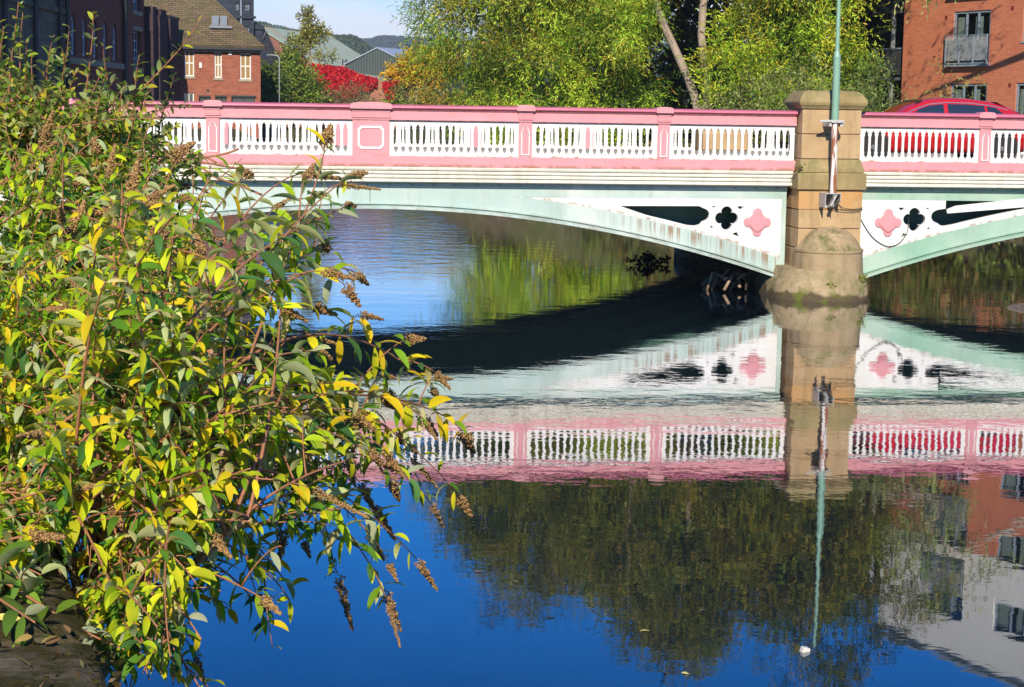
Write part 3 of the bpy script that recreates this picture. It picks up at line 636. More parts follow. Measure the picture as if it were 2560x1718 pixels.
# ------------------------------------------------------------------ red car on the bridge
def car():
    o = thing('car', 'red hatchback crossing the bridge behind the pink railing', 'car', BM @ Vector((12.4, 3.0, 2.70)), BTH)
    paint = plain('red car paint', (.50, .012, .014), .28, var=.05, coat=1.0, bump=0); black = plain('black car trim', (.015, .015, .016), .5, var=.1)
    gl = glass_mat('car glass', (.02, .03, .045)); rub = plain('tyre rubber', (.02, .02, .02), .8); alloy = plain('alloy', (.62, .62, .63), .35, .4, .1)
    # stations along the car, front (-x) to rear: (x, sill z, belt z, half width)
    st = [(-2.42, .34, .52, .62), (-2.36, .22, .62, .74), (-2.15, .20, .70, .84), (-1.7, .20, .77, .89), (-1.05, .20, .86, .90), (-.2, .20, .90, .905), (.8, .20, .935, .905), (1.5, .20, .97, .90), (1.95, .22, 1.0, .87), (2.2, .30, .98, .80), (2.30, .40, .90, .70)]
    rings = []
    for x, z0, z1, h in st:
        rings.append([(x, y*h, z) for y, z in ((-.86, z0), (-.97, z0+(z1-z0)*.15), (-1.0, z0+(z1-z0)*.55), (-.985, z0+(z1-z0)*.80), (-.93, z1-.03), (-.85, z1), (.85, z1), (.93, z1-.03), (.985, z0+(z1-z0)*.80), (1.0, z0+(z1-z0)*.55), (.97, z0+(z1-z0)*.15), (.86, z0))])
    body = MB().loft(rings).build('body', paint, o, smooth=True, auto=50)
    top = [(-1.10, .86, .86), (-.95, .95, .80), (-.55, 1.20, .71), (-.15, 1.36, .655), (.25, 1.405, .64), (.8, 1.40, .63), (1.3, 1.345, .62), (1.72, 1.24, .62), (2.0, 1.10, .66), (2.12, .98, .72)]
    rings = []
    for x, z, h in top:
        zb = min(z-.02, .84+.05*(x+1.1)/1.5); wb = .86
        rings.append([(x, -wb, zb), (x, -(wb+(h-wb)*.9), max(zb, z-.07)), (x, -h+.05, z-.015), (x, -h*.5, z+.01), (x, h*.5, z+.01), (x, h-.05, z-.015), (x, (wb+(h-wb)*.9), max(zb, z-.07)), (x, wb, zb)])
    MB().loft(rings).build('roof', paint, o, smooth=True, auto=60)
    def side(x, f):  # a point on the cabin side at station x, f=0 belt..1 roof edge
        for (a, za, ha), (b, zb_, hb) in zip(top, top[1:]):
            if a <= x <= b:
                t = (x-a)/(b-a); z = za+(zb_-za)*t; h = ha+(hb-ha)*t; break
        zb = min(z-.02, .84+.05*(x+1.1)/1.5); yb = .86; y1 = yb+(h-yb)*.9; z1 = max(zb, z-.07)
        return yb+(y1-yb)*f, zb+(z1-zb)*f
    for sgn in (-1, 1):
        for xs in ((-.62, -.35, -.1, .2), (.29, .7, 1.14), (1.2, 1.4, 1.62)):
            mb = MB(); lo = [(x, sgn*(side(x, .10)[0]+.006), side(x, .10)[1]) for x in xs]; hi = [(x, sgn*(side(x, .86)[0]+.006), side(x, .86)[1]) for x in xs]
            if xs[0] < -.5: hi[0] = (xs[0]+.06, sgn*(side(xs[0]+.06, .6)[0]+.006), side(xs[0]+.06, .6)[1])
            if xs[-1] > 1.5: hi[-1] = (xs[-1]-.08, sgn*(side(xs[-1]-.08, .6)[0]+.006), side(xs[-1]-.08, .6)[1])
            n = len(xs); mb.add(lo+hi, [(i, i+1, n+i+1, n+i) for i in range(n-1)]); mb.build('side_window', gl, o)
        mb = MB()
        xs = [-.66+.09*i for i in range(27)]
        mb.tube([(x, sgn*(side(x, .93)[0]+.004), side(x, .93)[1]) for x in xs], .012, 5); mb.build('window_trim', plain('chrome strip', (.5, .5, .52), .25, .9), o)
        MB().box(-2.38 if sgn < 0 else -2.38, -2.05, sgn*.60-.12, sgn*.60+.12, .55, .68).build('headlight', glass_mat('lamp glass', (.5, .5, .5)), o, bevel=.03)
        MB().box(2.02, 2.28, sgn*.62-.12, sgn*.62+.12, .74, .88).build('tail_light', plain('tail light red', (.4, .01, .01), .2, coat=1), o, bevel=.03)
        MB().box(-.68, -.52, sgn*.90-.03, sgn*1.02+.03*0, .90, 1.0).build('wing_mirror', paint, o, bevel=.03)
        for x in (-.15+.4, 1.05): MB().box(x-.02, x+.12, sgn*.912-.008, sgn*.912+.008, .74, .765).build('door_handle', paint, o, bevel=.005)
    ws = MB(); ws.add([(-1.02, -.70, .915), (-1.02, .70, .915), (-.22, .56, 1.352), (-.22, -.56, 1.352)], [(0, 3, 2, 1)]); ws.build('windscreen', gl, o)
    rw = MB(); rw.add([(1.45, -.55, 1.335), (1.45, .55, 1.335), (2.06, .62, 1.065), (2.06, -.62, 1.065)], [(0, 1, 2, 3)]); rw.build('rear_window', gl, o)
    for x in (-1.46, 1.46):
        for sgn in (-1, 1):
            y = sgn*.80
            wh = MB(); MBt = []
            arch = MB().lathe([(.0, -.02), (.40, -.02), (.40, .135), (.0, .135)], (0, 0, 0), 24)
            a_ = arch.build('wheel_arch', black, o); a_.location = (x, sgn*.78, .34); a_.rotation_euler = (R(90)*(1 if sgn < 0 else -1), 0, 0)
            wb = bpy.data.objects.new('wheel', None); link(wb, o); wb.location = (x, sgn*.945, .325); wb.rotation_euler = (R(90)*(1 if sgn < 0 else -1), 0, 0)
            ty = MB().lathe([(.22, -.12), (.30, -.13), (.325, -.10), (.325, .01), (.30, .035), (.225, .03)], (0, 0, 0), 28).build('tyre', rub, wb, smooth=True, auto=40)
            r = MB(); r.lathe([(.0, -.05), (.21, -.05), (.225, .028), (.205, .03), (.20, -.03), (.0, -.03)], (0, 0, 0), 28)
            for k in range(5):
                a = 2*math.pi*k/5; M_ = Matrix.Rotation(a, 4, 'Z'); r.box(.03, .205, -.028, .028, -.03, .022, M_)
            r.lathe([(0, .03), (.045, .03), (.055, -.03)], (0, 0, 0), 14); r.build('rim', alloy, wb)
car()
# ------------------------------------------------------------------ building helpers
FRAMEW = plain('white window frame', (.72, .70, .64), .5, var=.15); GLASS = glass_mat('window glass'); FRAMEG = plain('grey window frame', (.26, .31, .36), .45, var=.1)
SILL = stone_mat('sill stone', (.40, .33, .23), (.33, .27, .19)); IRON = plain('black iron pipe', (.012, .013, .016), .5)
def rect(x0, x1, z0, z1): return [(x0, z0), (x1, z0), (x1, z1), (x0, z1)]
def archrect(x0, x1, z0, z1, n=8):
    r = (x1-x0)/2; c = (x0+x1)/2
    return [(x0, z0), (x1, z0)]+[(c+r*math.cos(math.pi*k/n), z1-r+r*math.sin(math.pi*k/n)) for k in range(n+1)]
def window(par, x0, x1, z0, z1, y, frame, bars=(1, 1), fw=.06, pane=None, sill=True, arch=False, blind=None):
    """frame and glass set back in an opening of a wall whose face is y=0 (inside is +y)"""
    fr = MB(); out = archrect(x0+.002, x1-.002, z0+.002, z1-.002) if arch else rect(x0+.002, x1-.002, z0+.002, z1-.002)
    holes = []; nx, nz = bars
    for i in range(nx):
        for j in range(nz):
            a = x0+fw+(x1-x0-fw)*i/nx; b = x0+(x1-x0-fw)*(i+1)/nx; c = z0+fw+(z1-z0-fw)*j/nz; d = z0+(z1-z0-fw)*(j+1)/nz
            holes.append(archrect(a, b, c, d) if (arch and j == nz-1 and nx == 1) else rect(a, b, c, d))
    fr.plate(out, holes, y, y+.06); f = fr.build('window', frame, par)
    MB().poly(out, y+.025, y+.035).build('pane', pane or GLASS, f)
    if blind: MB().poly(rect(x0+fw, x1-fw, z0+(z1-z0)*blind[0], z0+(z1-z0)*blind[1]), y+.018, y+.022).build('blind', blind[2], f)
    if sill: MB().box(x0-.08, x1+.08, -.06, y+.02, z0-.14, z0-.004).build('sill', SILL, f)
    return f
# ------------------------------------------------------------------ brick house with a stone slate roof
def house():
    o = thing('brick_house', 'sunlit red brick house with stone slate roof and three sash windows upstairs', 'house', (-20.55, 111.6, 2.5), R(8.2))
    br = brick_mat('house brick', (.40, .115, .062), (.28, .075, .042), (.30, .22, .16), 1.6, .35)
    W = 5.0; H = 4.95
    op = [(.42, 1.0, 3.12, 4.72), (2.22, 2.66, 3.06, 4.62), (3.76, 4.42, 3.0, 4.58), (.36, .98, .6, 2.14), (1.32, 2.0, .5, 1.86), (2.1+.2, 2.95, .5, 1.88), (3.28, 4.66, .5, 1.90)]
    w_ = MB().plate(rect(0, W, -.6, H), [rect(*a) for a in op], 0, .30); w_.box(0, .3, .302, 6, -.6, H).box(W-.3, W, .302, 6, -.6, H).box(.302, W-.302, 5.7, 6, -.6, H)
    g = MB(); wall = w_.build('wall', br, o)
    amber = plain('amber blind', (.34, .19, .06), .7, var=.3)
    for i, a in enumerate(op[:4]): window(o, *a, .10, FRAMEW, (2, 2) if i != 1 else (2, 2), .075, blind=(.05, .96, amber) if i < 3 else None)
    for a in op[4:]:
        f = window(o, *a, .14, plain('dark shopfront frame', (.03, .03, .035), .5), (2, 1), .05, sill=False)
        MB().box(a[0]-.06, a[1]+.06, -.07, .06, a[3]+.004, a[3]+.12).build('lintel', IRON, f)
    for x in (1.66, 2.62, 3.5, 4.3): MB().lathe([(.0, .0), (.09, .0), (.10, .12), (.06, .2), (0, .22)], (x, -.30, 1.2), 10).build('white_finial', FRAMEW, o, smooth=True)
    for x in (1.15, 2.12, 3.1): MB().box(x-.13, x+.13, -.22, 0, 1.62, 1.92).lathe([(.12, 0), (.09, .08), (.0, .12)], (x, -.12, 1.92), 8).build('door_bracket', br, o)
    MB().box(1.30, 1.48, -.07, 0, 3.62, 3.96).build('alarm_box', FRAMEW, o, bevel=.03); MB().box(3.05, 3.28, -.08, 0, 4.42, 4.66).build('alarm_box', FRAMEW, o, bevel=.03)
    MB().box(1.76, 1.90, -.02, .02, 2.18, 2.36).build('air_vent', IRON, o)
    # hipped stone roof
    t = NT('stone slates'); oo = t.xyz(); b = t.n('ShaderNodeTexBrick'); t.l(t.comb(oo[0], t.math('MULTIPLY', oo[2], 1.0)), b.inputs['Vector'])
    for k, v in (('Brick Width', .42), ('Row Height', .125), ('Mortar Size', .014), ('Scale', 1.0)): b.inputs[k].default_value = v
    b.inputs['Color1'].default_value = rgba((.22, .155, .085)); b.inputs['Color2'].default_value = rgba((.125, .09, .05)); b.inputs['Mortar'].default_value = rgba((.045, .035, .02))
    col = t.mix(t.math('MULTIPLY', t.ramp(t.noise(1.3, 7, .65), .45, .7), .6), b.outputs['Color'], (.13, .125, .05))
    sm = t.done(col, .9, t.bump(b.outputs['Fac'], .9, -.03), spec=.15)
    # ridge recedes; the near slope faces us, the right verge rakes up to the left
    rf = MB(); e0, e1 = (-2.4, -.35, H-.05), (W+.22, -.35, H-.05); r0_, r1_ = (-2.4, 3.9, 8.35), (1.95, 4.2, 8.15)
    bk0, bk1 = (-2.4, 7.5, H), (W+.22, 6.3, H)
    rf.add([e0, e1, r1_, r0_], [(0, 1, 2, 3)]); rf.add([e1, bk1, r1_], [(0, 1, 2)]); rf.add([r0_, r1_, bk1, bk0], [(0, 1, 2, 3)])
    roof = rf.build('roof', sm, o); s_ = roof.modifiers.new('thickness', 'SOLIDIFY'); s_.thickness = .10; s_.offset = 1
    MB().box(-.1, W+.25, -.46, -.34, H-.20, H-.06).build('gutter', IRON, o); MB().box(-.05, W+.05, -.30, -.01, H-.32, H-.08).build('soffit', IRON, o)
    n = Vector((0, -3.4, 4.25)).normalized(); sl_ = Vector((0, 4.25, 3.4)).normalized()
    def onroof(x, d): return Vector((x, -.35, H-.05))+sl_*d+n*.13
    grey = plain('lead grey', (.24, .245, .25), .6); 
    for x in (2.05, 2.55):
        a, b_, c, d = onroof(x, 2.0), onroof(x+.42, 2.0), onroof(x+.42, 3.0), onroof(x, 3.0)
        MB().add([a, b_, c, d, a-n*.1, b_-n*.1, c-n*.1, d-n*.1], [(0, 1, 2, 3), (0, 4, 5, 1), (1, 5, 6, 2), (2, 6, 7, 3), (3, 7, 4, 0)]).build('skylight', grey, o)
        i = .06; MB().add([onroof(x+i, 2.06)+n*.01, onroof(x+.42-i, 2.06)+n*.01, onroof(x+.42-i, 2.94)+n*.01, onroof(x+i, 2.94)+n*.01], [(0, 1, 2, 3)]).build('skylight_pane', glass_mat('skylight glass', (.22, .25, .27)), o)
    a = [onroof(1.9, 1.75), onroof(3.3, 1.75), onroof(3.3, 1.98), onroof(1.9, 1.98)]; MB().add(a, [(0, 1, 2, 3)]).build('flashing', grey, o)
house()
# ------------------------------------------------------------------ left bank: facades facing the river (local x runs away from us along the facade)
def facade_frame(name, label, cat, X, Y0): return thing(name, label, cat, (X, Y0, 2.4), R(90))   # local x -> +Y, local y(+ into wall) -> -X
def stone_warehouse():
    o = facade_frame('stone_warehouse', 'shaded grey stone warehouse with black downpipes at the left bank', 'warehouse', -21.1, 58)
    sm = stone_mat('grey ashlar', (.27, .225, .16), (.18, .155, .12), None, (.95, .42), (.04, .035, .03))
    L = 28.2; ops = [rect(x, x+1.1, 6.2, 8.2) for x in (5, 10, 15.2, 19.5, 24)]+[rect(x, x+1.1, .8, 2.9) for x in (16, 20)]
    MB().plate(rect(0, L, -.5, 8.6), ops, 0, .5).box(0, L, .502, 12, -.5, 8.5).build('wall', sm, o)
    for r_ in ops: window(o, r_[0][0], r_[1][0], r_[0][1], r_[2][1], .2, plain('pale blue frame', (.24, .30, .38), .5), (2, 2), .07)
    for z in (5.55,): MB().box(0, L, -.12, 0, z, z+.22).build('string_course', sm, o)
    for x in (17.5, 22.3, 26.6, 28.0): MB().tube([(x, -.16, -.4), (x, -.16, 8.6)], .11, 8).build('downpipe', IRON, o)
    MB().box(-.2, L+.1, -.35, 12.2, 8.604, 8.85).build('parapet_coping', sm, o)
stone_warehouse()
def arched_works():
    o = facade_frame('brick_works', 'dark red brick works with a row of tall arched white windows in shade', 'factory', -21.1, 86.25)
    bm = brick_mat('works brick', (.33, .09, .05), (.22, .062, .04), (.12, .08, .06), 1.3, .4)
    ar = [(1.0+k*2.27, 1.0+k*2.27+1.0, 3.72, 5.62) for k in range(5)]; lo = [(1.2+k*2.27, 2.0+k*2.27, .4, 2.1) for k in range(5)]
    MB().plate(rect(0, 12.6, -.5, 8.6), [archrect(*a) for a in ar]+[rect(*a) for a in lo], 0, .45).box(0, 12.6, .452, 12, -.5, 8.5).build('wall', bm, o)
    bl = plain('blue white sash', (.50, .56, .62), .5, var=.1)
    for a in ar: window(o, *a, .12, bl, (1, 2), .15, arch=True, pane=glass_mat('pale glass', (.20, .25, .32)), sill=False)
    for a in lo: window(o, *a, .12, bl, (2, 2), .09)
    MB().box(0, 12.6, -.14, 0, 3.28, 3.58).build('sill_course', SILL, o); MB().tube([(12.4, -.16, -.4), (12.4, -.16, 8.5)], .12, 8).build('downpipe', IRON, o)
    # the end bay stands forward a little
    b = MB().plate(rect(12.7, 17.0, -.5, 9.4), [rect(14.0, 16.2, 3.45, 5.45), rect(14.0, 16.2, 6.55, 8.6)], -.25, .30).box(12.7, 17.0, .302, 10, -.5, 9.3); eb = b.build('end_bay', bm, o)
    for z0, z1 in ((3.45, 5.45), (6.55, 8.6)):
        window(o, 14.0, 16.2, z0, z1, .0, bl, (4, 4), .07, sill=False); MB().box(13.9, 16.3, -.32, -.25, z0-.25, z0-.01).build('sill', SILL, o); MB().box(13.9, 16.3, -.30, -.25, z1+.01, z1+.25).build('lintel', SILL, o)
arched_works()
def dark_block():
    o = facade_frame('brick_outbuilding', 'flat-topped dark brick block in shade beside the brick house', 'building', -20.42, 103.6)
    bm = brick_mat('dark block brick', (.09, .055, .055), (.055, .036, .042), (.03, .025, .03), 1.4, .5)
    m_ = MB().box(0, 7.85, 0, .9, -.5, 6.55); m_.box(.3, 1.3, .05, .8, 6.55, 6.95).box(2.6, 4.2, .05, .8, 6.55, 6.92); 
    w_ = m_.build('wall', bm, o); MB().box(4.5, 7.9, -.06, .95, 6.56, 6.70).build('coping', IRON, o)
    for x in (1.2, 4.4): MB().box(x, x+1.1, -.14, -.002, -.5, 6.5).build('pilaster', bm, w_)
dark_block()
def tall_building():
    o = thing('tall_building', 'tall dark grey stone building rising behind the slate roof', 'building', (-23.6, 127, 2.5), R(8.5))
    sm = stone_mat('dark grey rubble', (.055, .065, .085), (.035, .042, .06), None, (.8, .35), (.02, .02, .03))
    # front and right wall share one dark blue-grey stone
    op = [rect(4.0, 4.35, 6.2, 6.9), rect(4.75, 5.1, 6.2, 6.9), rect(4.15, 4.4, 8.0, 8.5), rect(4.8, 5.1, 8.0, 8.5)]
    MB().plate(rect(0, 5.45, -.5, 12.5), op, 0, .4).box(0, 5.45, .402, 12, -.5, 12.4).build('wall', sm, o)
    for p in op: window(o, p[0][0], p[1][0], p[0][1], p[2][1], .2, FRAMEG, (1, 2), .04, sill=False)
    MB().box(-.1, 5.6, -.15, 0, 7.42, 7.6).build('string_course', sm, o)
    MB().box(5.47, 6.1, .5, 9, -.5, 6.7).poly([(5.46, 6.72), (6.25, 6.72), (6.1, 7.0), (5.46, 7.2)], .4, 9).build('side_wing', sm, o)
    MB().tube([(4.58, -.1, 5.5), (4.56, -.1, 12)], .05, 6).build('downpipe', plain('pale pipe', (.3, .34, .4), .5), o)
    # brown stone range further left behind the ridge
    m2 = stone_mat('brown stone range', (.20, .15, .10), (.14, .11, .08), None, (.7, .3))
    MB().box(-9, -.05, 2, 9, -.5, 8.3).build('rear_range', m2, o)
    for k in range(7): MB().lathe([(.16, 0), (.13, .1), (.12, .45), (.15, .5)], (-4.6+k*.62, 1.6, 7.6+.0*k), 8).build('chimney_pot', plain('terracotta pot', (.30, .12, .07), .8), o)
    MB().box(-5, -.1, 1.2, 1.99, -.5, 7.6).build('chimney_stack', m2, o)
tall_building()
def street_lamp():
    p = at(600, 124, 113); o = thing('street_lamp', 'pale grey camera pole with a bent arm beside the brick house', 'street lamp', (p.x+1.0, 113, 2.5))
    g = plain('pale grey steel', (.36, .37, .38), .4); 
    MB().tube([(0, 0, 0), (0, 0, 4.25), (-.05, 0, 4.42), (-.2, 0, 4.5), (-.75, 0, 4.52)], .035, 8).build('pole', g, o, smooth=True)
    MB().box(-1.0, -.72, -.1, .1, 4.36, 4.56).build('camera_head', plain('white housing', (.7, .7, .7), .4), o, bevel=.03)
street_lamp()
# ------------------------------------------------------------------ sheds, wall and ivy further up the river
def corrugated(name, c, c2, streak, per, axis):
    t = NT(name); o = t.xyz(); wv = t.n('ShaderNodeTexWave'); wv.wave_type = 'BANDS'; wv.bands_direction = axis
    wv.inputs['Scale'].default_value = per; t.l(t.tc.outputs['Object'], wv.inputs['Vector'])
    col = t.mix(t.ramp(t.noise(.5, 6), .35, .65), c, c2)
    sc2 = (.25, 1, 1) if axis == 'Y' else (1.6, .08, .08)
    st = t.ramp(t.noise(1, 6, .7, t.map(scale=(1.1, .05, .05) if axis == 'X' else (.1, 1.2, 1.2))), .47, .60)
    col = t.mix(t.math('MULTIPLY', st, .75), col, streak)
    return t.done(col, .6, t.bump(wv.outputs['Fac'], .8, .04), spec=.3)
def green_shed():
    # ridge from (-27,193) to (-21.8,214); local x along ridge, y across it
    a = math.atan2(21, 5.2); o = thing('corrugated_shed', 'long shed with faded green corrugated roof streaked with rust', 'shed', (-27, 193, 2.5), a)
    m_ = corrugated('green corrugated roof', (.33, .42, .29), (.42, .50, .37), (.50, .36, .19), 1.1, 'X')
    L = math.hypot(5.2, 21); rf = MB()
    for s in (-1, 1):
        rf.hexa([(-1, 0, 9.9), (L, 0, 9.9), (L, s*10, 4.0), (-1, s*10, 4.0), (-1, 0, 10.0), (L, 0, 10.0), (L, s*10, 4.1), (-1, s*10, 4.1)])
    rf.build('roof', m_, o); MB().box(-1, L, -.18, .18, 9.98, 10.1).build('ridge_cap', m_, o)
    w_ = brick_mat('shed brick', (.30, .11, .07), (.22, .08, .05), (.25, .2, .16), 2, .3); 
    for x in (-.8, L-.4): MB().poly([(-9.6, 0), (9.6, 0), (9.6, 4.1), (0, 9.8), (-9.6, 4.1)], 0, .3).build('gable_wall', w_, o).matrix_local = Matrix.Translation((x, 0, 0)) @ Matrix.Rotation(R(90), 4, 'Z')
green_shed()
def gable_house():
    o = thing('gabled_building', 'dark stone gable standing in front of the green corrugated roof', 'building', (-21.75, 160, 2.5), R(52))
    gm = stone_mat('dark gable stone', (.075, .075, .085), (.05, .052, .06), None, (.7, .3)); tile = plain('dark roof slates', (.10, .10, .105), .7, var=.4)
    MB().poly([(-1.9, -.4), (1.9, -.4), (1.9, 4.8), (0, 7.75), (-1.9, 4.8)], 0, .3).box(-1.9, 1.9, .302, 6, -.4, 4.7).build('wall', gm, o)
    MB().hexa([(-2.05, -.1, 4.65), (0, -.1, 7.85), (0, 6, 7.85), (-2.05, 6, 4.65), (-2.05, -.1, 4.8), (0, -.1, 8.0), (0, 6, 8.0), (-2.05, 6, 4.8)]).hexa([(2.05, -.1, 4.65), (0, -.1, 7.85), (0, 6, 7.85), (2.05, 6, 4.65), (2.05, -.1, 4.8), (0, -.1, 8.0), (0, 6, 8.0), (2.05, 6, 4.8)]).build('roof', tile, o)
gable_house()
def metal_shed():
    o = thing('metal_shed', 'grey ribbed metal shed with a pitched roof behind the red ivy', 'shed', (-11.3, 150, 2.5), R(-22))
    t = NT('ribbed grey green metal'); wv = t.n('ShaderNodeTexWave'); wv.bands_direction = 'X'; wv.inputs['Scale'].default_value = 1.25; t.l(t.tc.outputs['Object'], wv.inputs['Vector'])
    wm = t.done(t.mix(t.math('MULTIPLY', wv.outputs['Fac'], .5), (.06, .078, .07), (.10, .125, .11)), .5, t.bump(wv.outputs['Fac'], .6, .03))
    rm = plain('pale metal roof', (.36, .41, .46), .4, var=.3, scale=1); tr = plain('green flashing', (.22, .28, .25), .5)
    MB().poly([(-2.75, 1.5), (2.9, 1.5), (2.9, 4.95), (0, 6.30), (-2.75, 4.95)], 0, .25).box(-2.75, 2.9, .252, 18, 0, 4.9).build('wall', wm, o)
    for s in (-1, 1): MB().hexa([(0, -.1, 6.30), (s*3.05, -.1, 4.93), (s*3.05, 18, 4.93), (0, 18, 6.30), (0, -.1, 6.40), (s*3.05, -.1, 5.03), (s*3.05, 18, 5.03), (0, 18, 6.40)]).build('roof', rm, o)
    MB().hexa([(-2.0, -.75, 3.95), (2.9, -.75, 3.25), (2.9, -.01, 3.55), (-2.0, -.01, 4.25), (-2.0, -.75, 4.0), (2.9, -.75, 3.30), (2.9, -.01, 3.65), (-2.0, -.01, 4.35)]).build('flashing', tr, o)
    for x in (-3.3, -3.0): MB().box(x-.03, x+.03, .2, .26, 2, 5.45).build('post', IRON, o)
    for z in (4.3, 4.75, 5.2): MB().box(-3.3, -2.76, .2, .25, z, z+.05).build('rung', IRON, o)
metal_shed()
def ivy_wall():
    o = thing('brick_wall', 'sunlit orange brick yard wall under red ivy beside the river', 'wall', (-19.5, 135.2, 2.5), 0)
    bm = brick_mat('orange wall brick', (.42, .17, .095), (.34, .13, .075), (.32, .24, .18), 1.8, .25)
    pts = [(0, -.5), (10.75, -.5), (10.75, 3.30), (9.1, 3.52), (7.0, 4.25), (4.4, 4.35), (0, 4.6)]
    MB().poly(pts, 0, .35).build('wall', bm, o)
    MB().hexa([(10.752, 0, -.5), (11.6, 2.6, -.5), (11.35, 2.7, -.5), (10.5, .36, -.5), (10.752, 0, 3.30), (11.6, 2.6, 2.4), (11.35, 2.7, 2.4), (10.5, .36, 3.3)]).build('return_wall', bm, o)
    MB().box(10.28, 10.5, -.22, -.01, 2.85, 3.0).build('flood_light', FRAMEW, o, bevel=.03)
    lm = leaf_mat('red ivy leaf', None, .2)
    def patch(top, bot, n, x0, x1, nm, lab, par=None):
        x = rng.uniform(x0, x1, n); tz = np.interp(x, *zip(*top)); bz = np.interp(x, *zip(*bot))+rng.normal(size=n)*.16; f = rng.random(n)**.8
        P = np.stack([x, 135.2-.10-rng.random(n)*.32*(1-.5*np.abs(f-.5)), bz+(tz-bz)*f+rng.normal(size=n)*.05], 1)
        D = np.stack([rng.normal(size=n)*.6, -.5-rng.random(n)*.3, -.8-rng.random(n)*.5], 1)
        T = palette([(.56, .012, .024), (.62, .018, .024), (.48, .01, .026), (.56, .03, .022), (.38, .015, .02)], n, jit=.25)
        v, q, t = far_leaves(P, D, rng.uniform(.14, .28, n), rng.uniform(.12, .24, n), T)
        tag(np_mesh(nm, v, q, lm, None, t), lab, 'ivy', 'red ivy on the brick yard wall')
    patch([(-15.5, 7.0), (-14.6, 7.05), (-12.8, 6.95), (-11.4, 6.4), (-10.3, 6.08)], [(-15.5, 5.6), (-14, 5.6), (-12.8, 4.75), (-11.6, 5.0), (-10.9, 5.5), (-10.3, 5.85)], 9000, -15.5, -10.25, 'ivy', 'broad curtain of bright red ivy covering the brick yard wall')
    patch([(-9.7, 5.85), (-8.7, 5.95)], [(-9.7, 5.6), (-9.3, 4.75), (-9.05, 4.6), (-8.8, 5.0), (-8.7, 5.3)], 1300, -9.7, -8.68, 'ivy', 'small tuft of red ivy hanging at the right end of the brick yard wall')
ivy_wall()
def far_sheds():
    for (x, y, z, w_, lab) in ((-21.6, 262, 12.2, 2.6, 'white roofed shed seen between the green roof and the grey gable'), (-15.6, 258, 12.25, 9, 'long white roofed shed behind the yellow tree')):
        o = thing('far_shed', lab, 'shed', (x, y, 2.5), R(-8), 'white roofed sheds below the hill')
        MB().hexa([(-w_/2, 0, z-4.2), (w_/2, 0, z-4.2), (w_/2, 10, z-2.6), (-w_/2, 10, z-2.6), (-w_/2, 0, z-4.0), (w_/2, 0, z-4.0), (w_/2, 10, z-2.5), (-w_/2, 10, z-2.5)]).build('roof', plain('white sheet roof', (.74, .73, .70), .5, var=.1), o)
        MB().box(-w_/2+.1, w_/2-.1, .1, 9.9, 0, z-4.3).build('wall', plain('grey cladding', (.3, .3, .3), .6), o)
far_sheds()
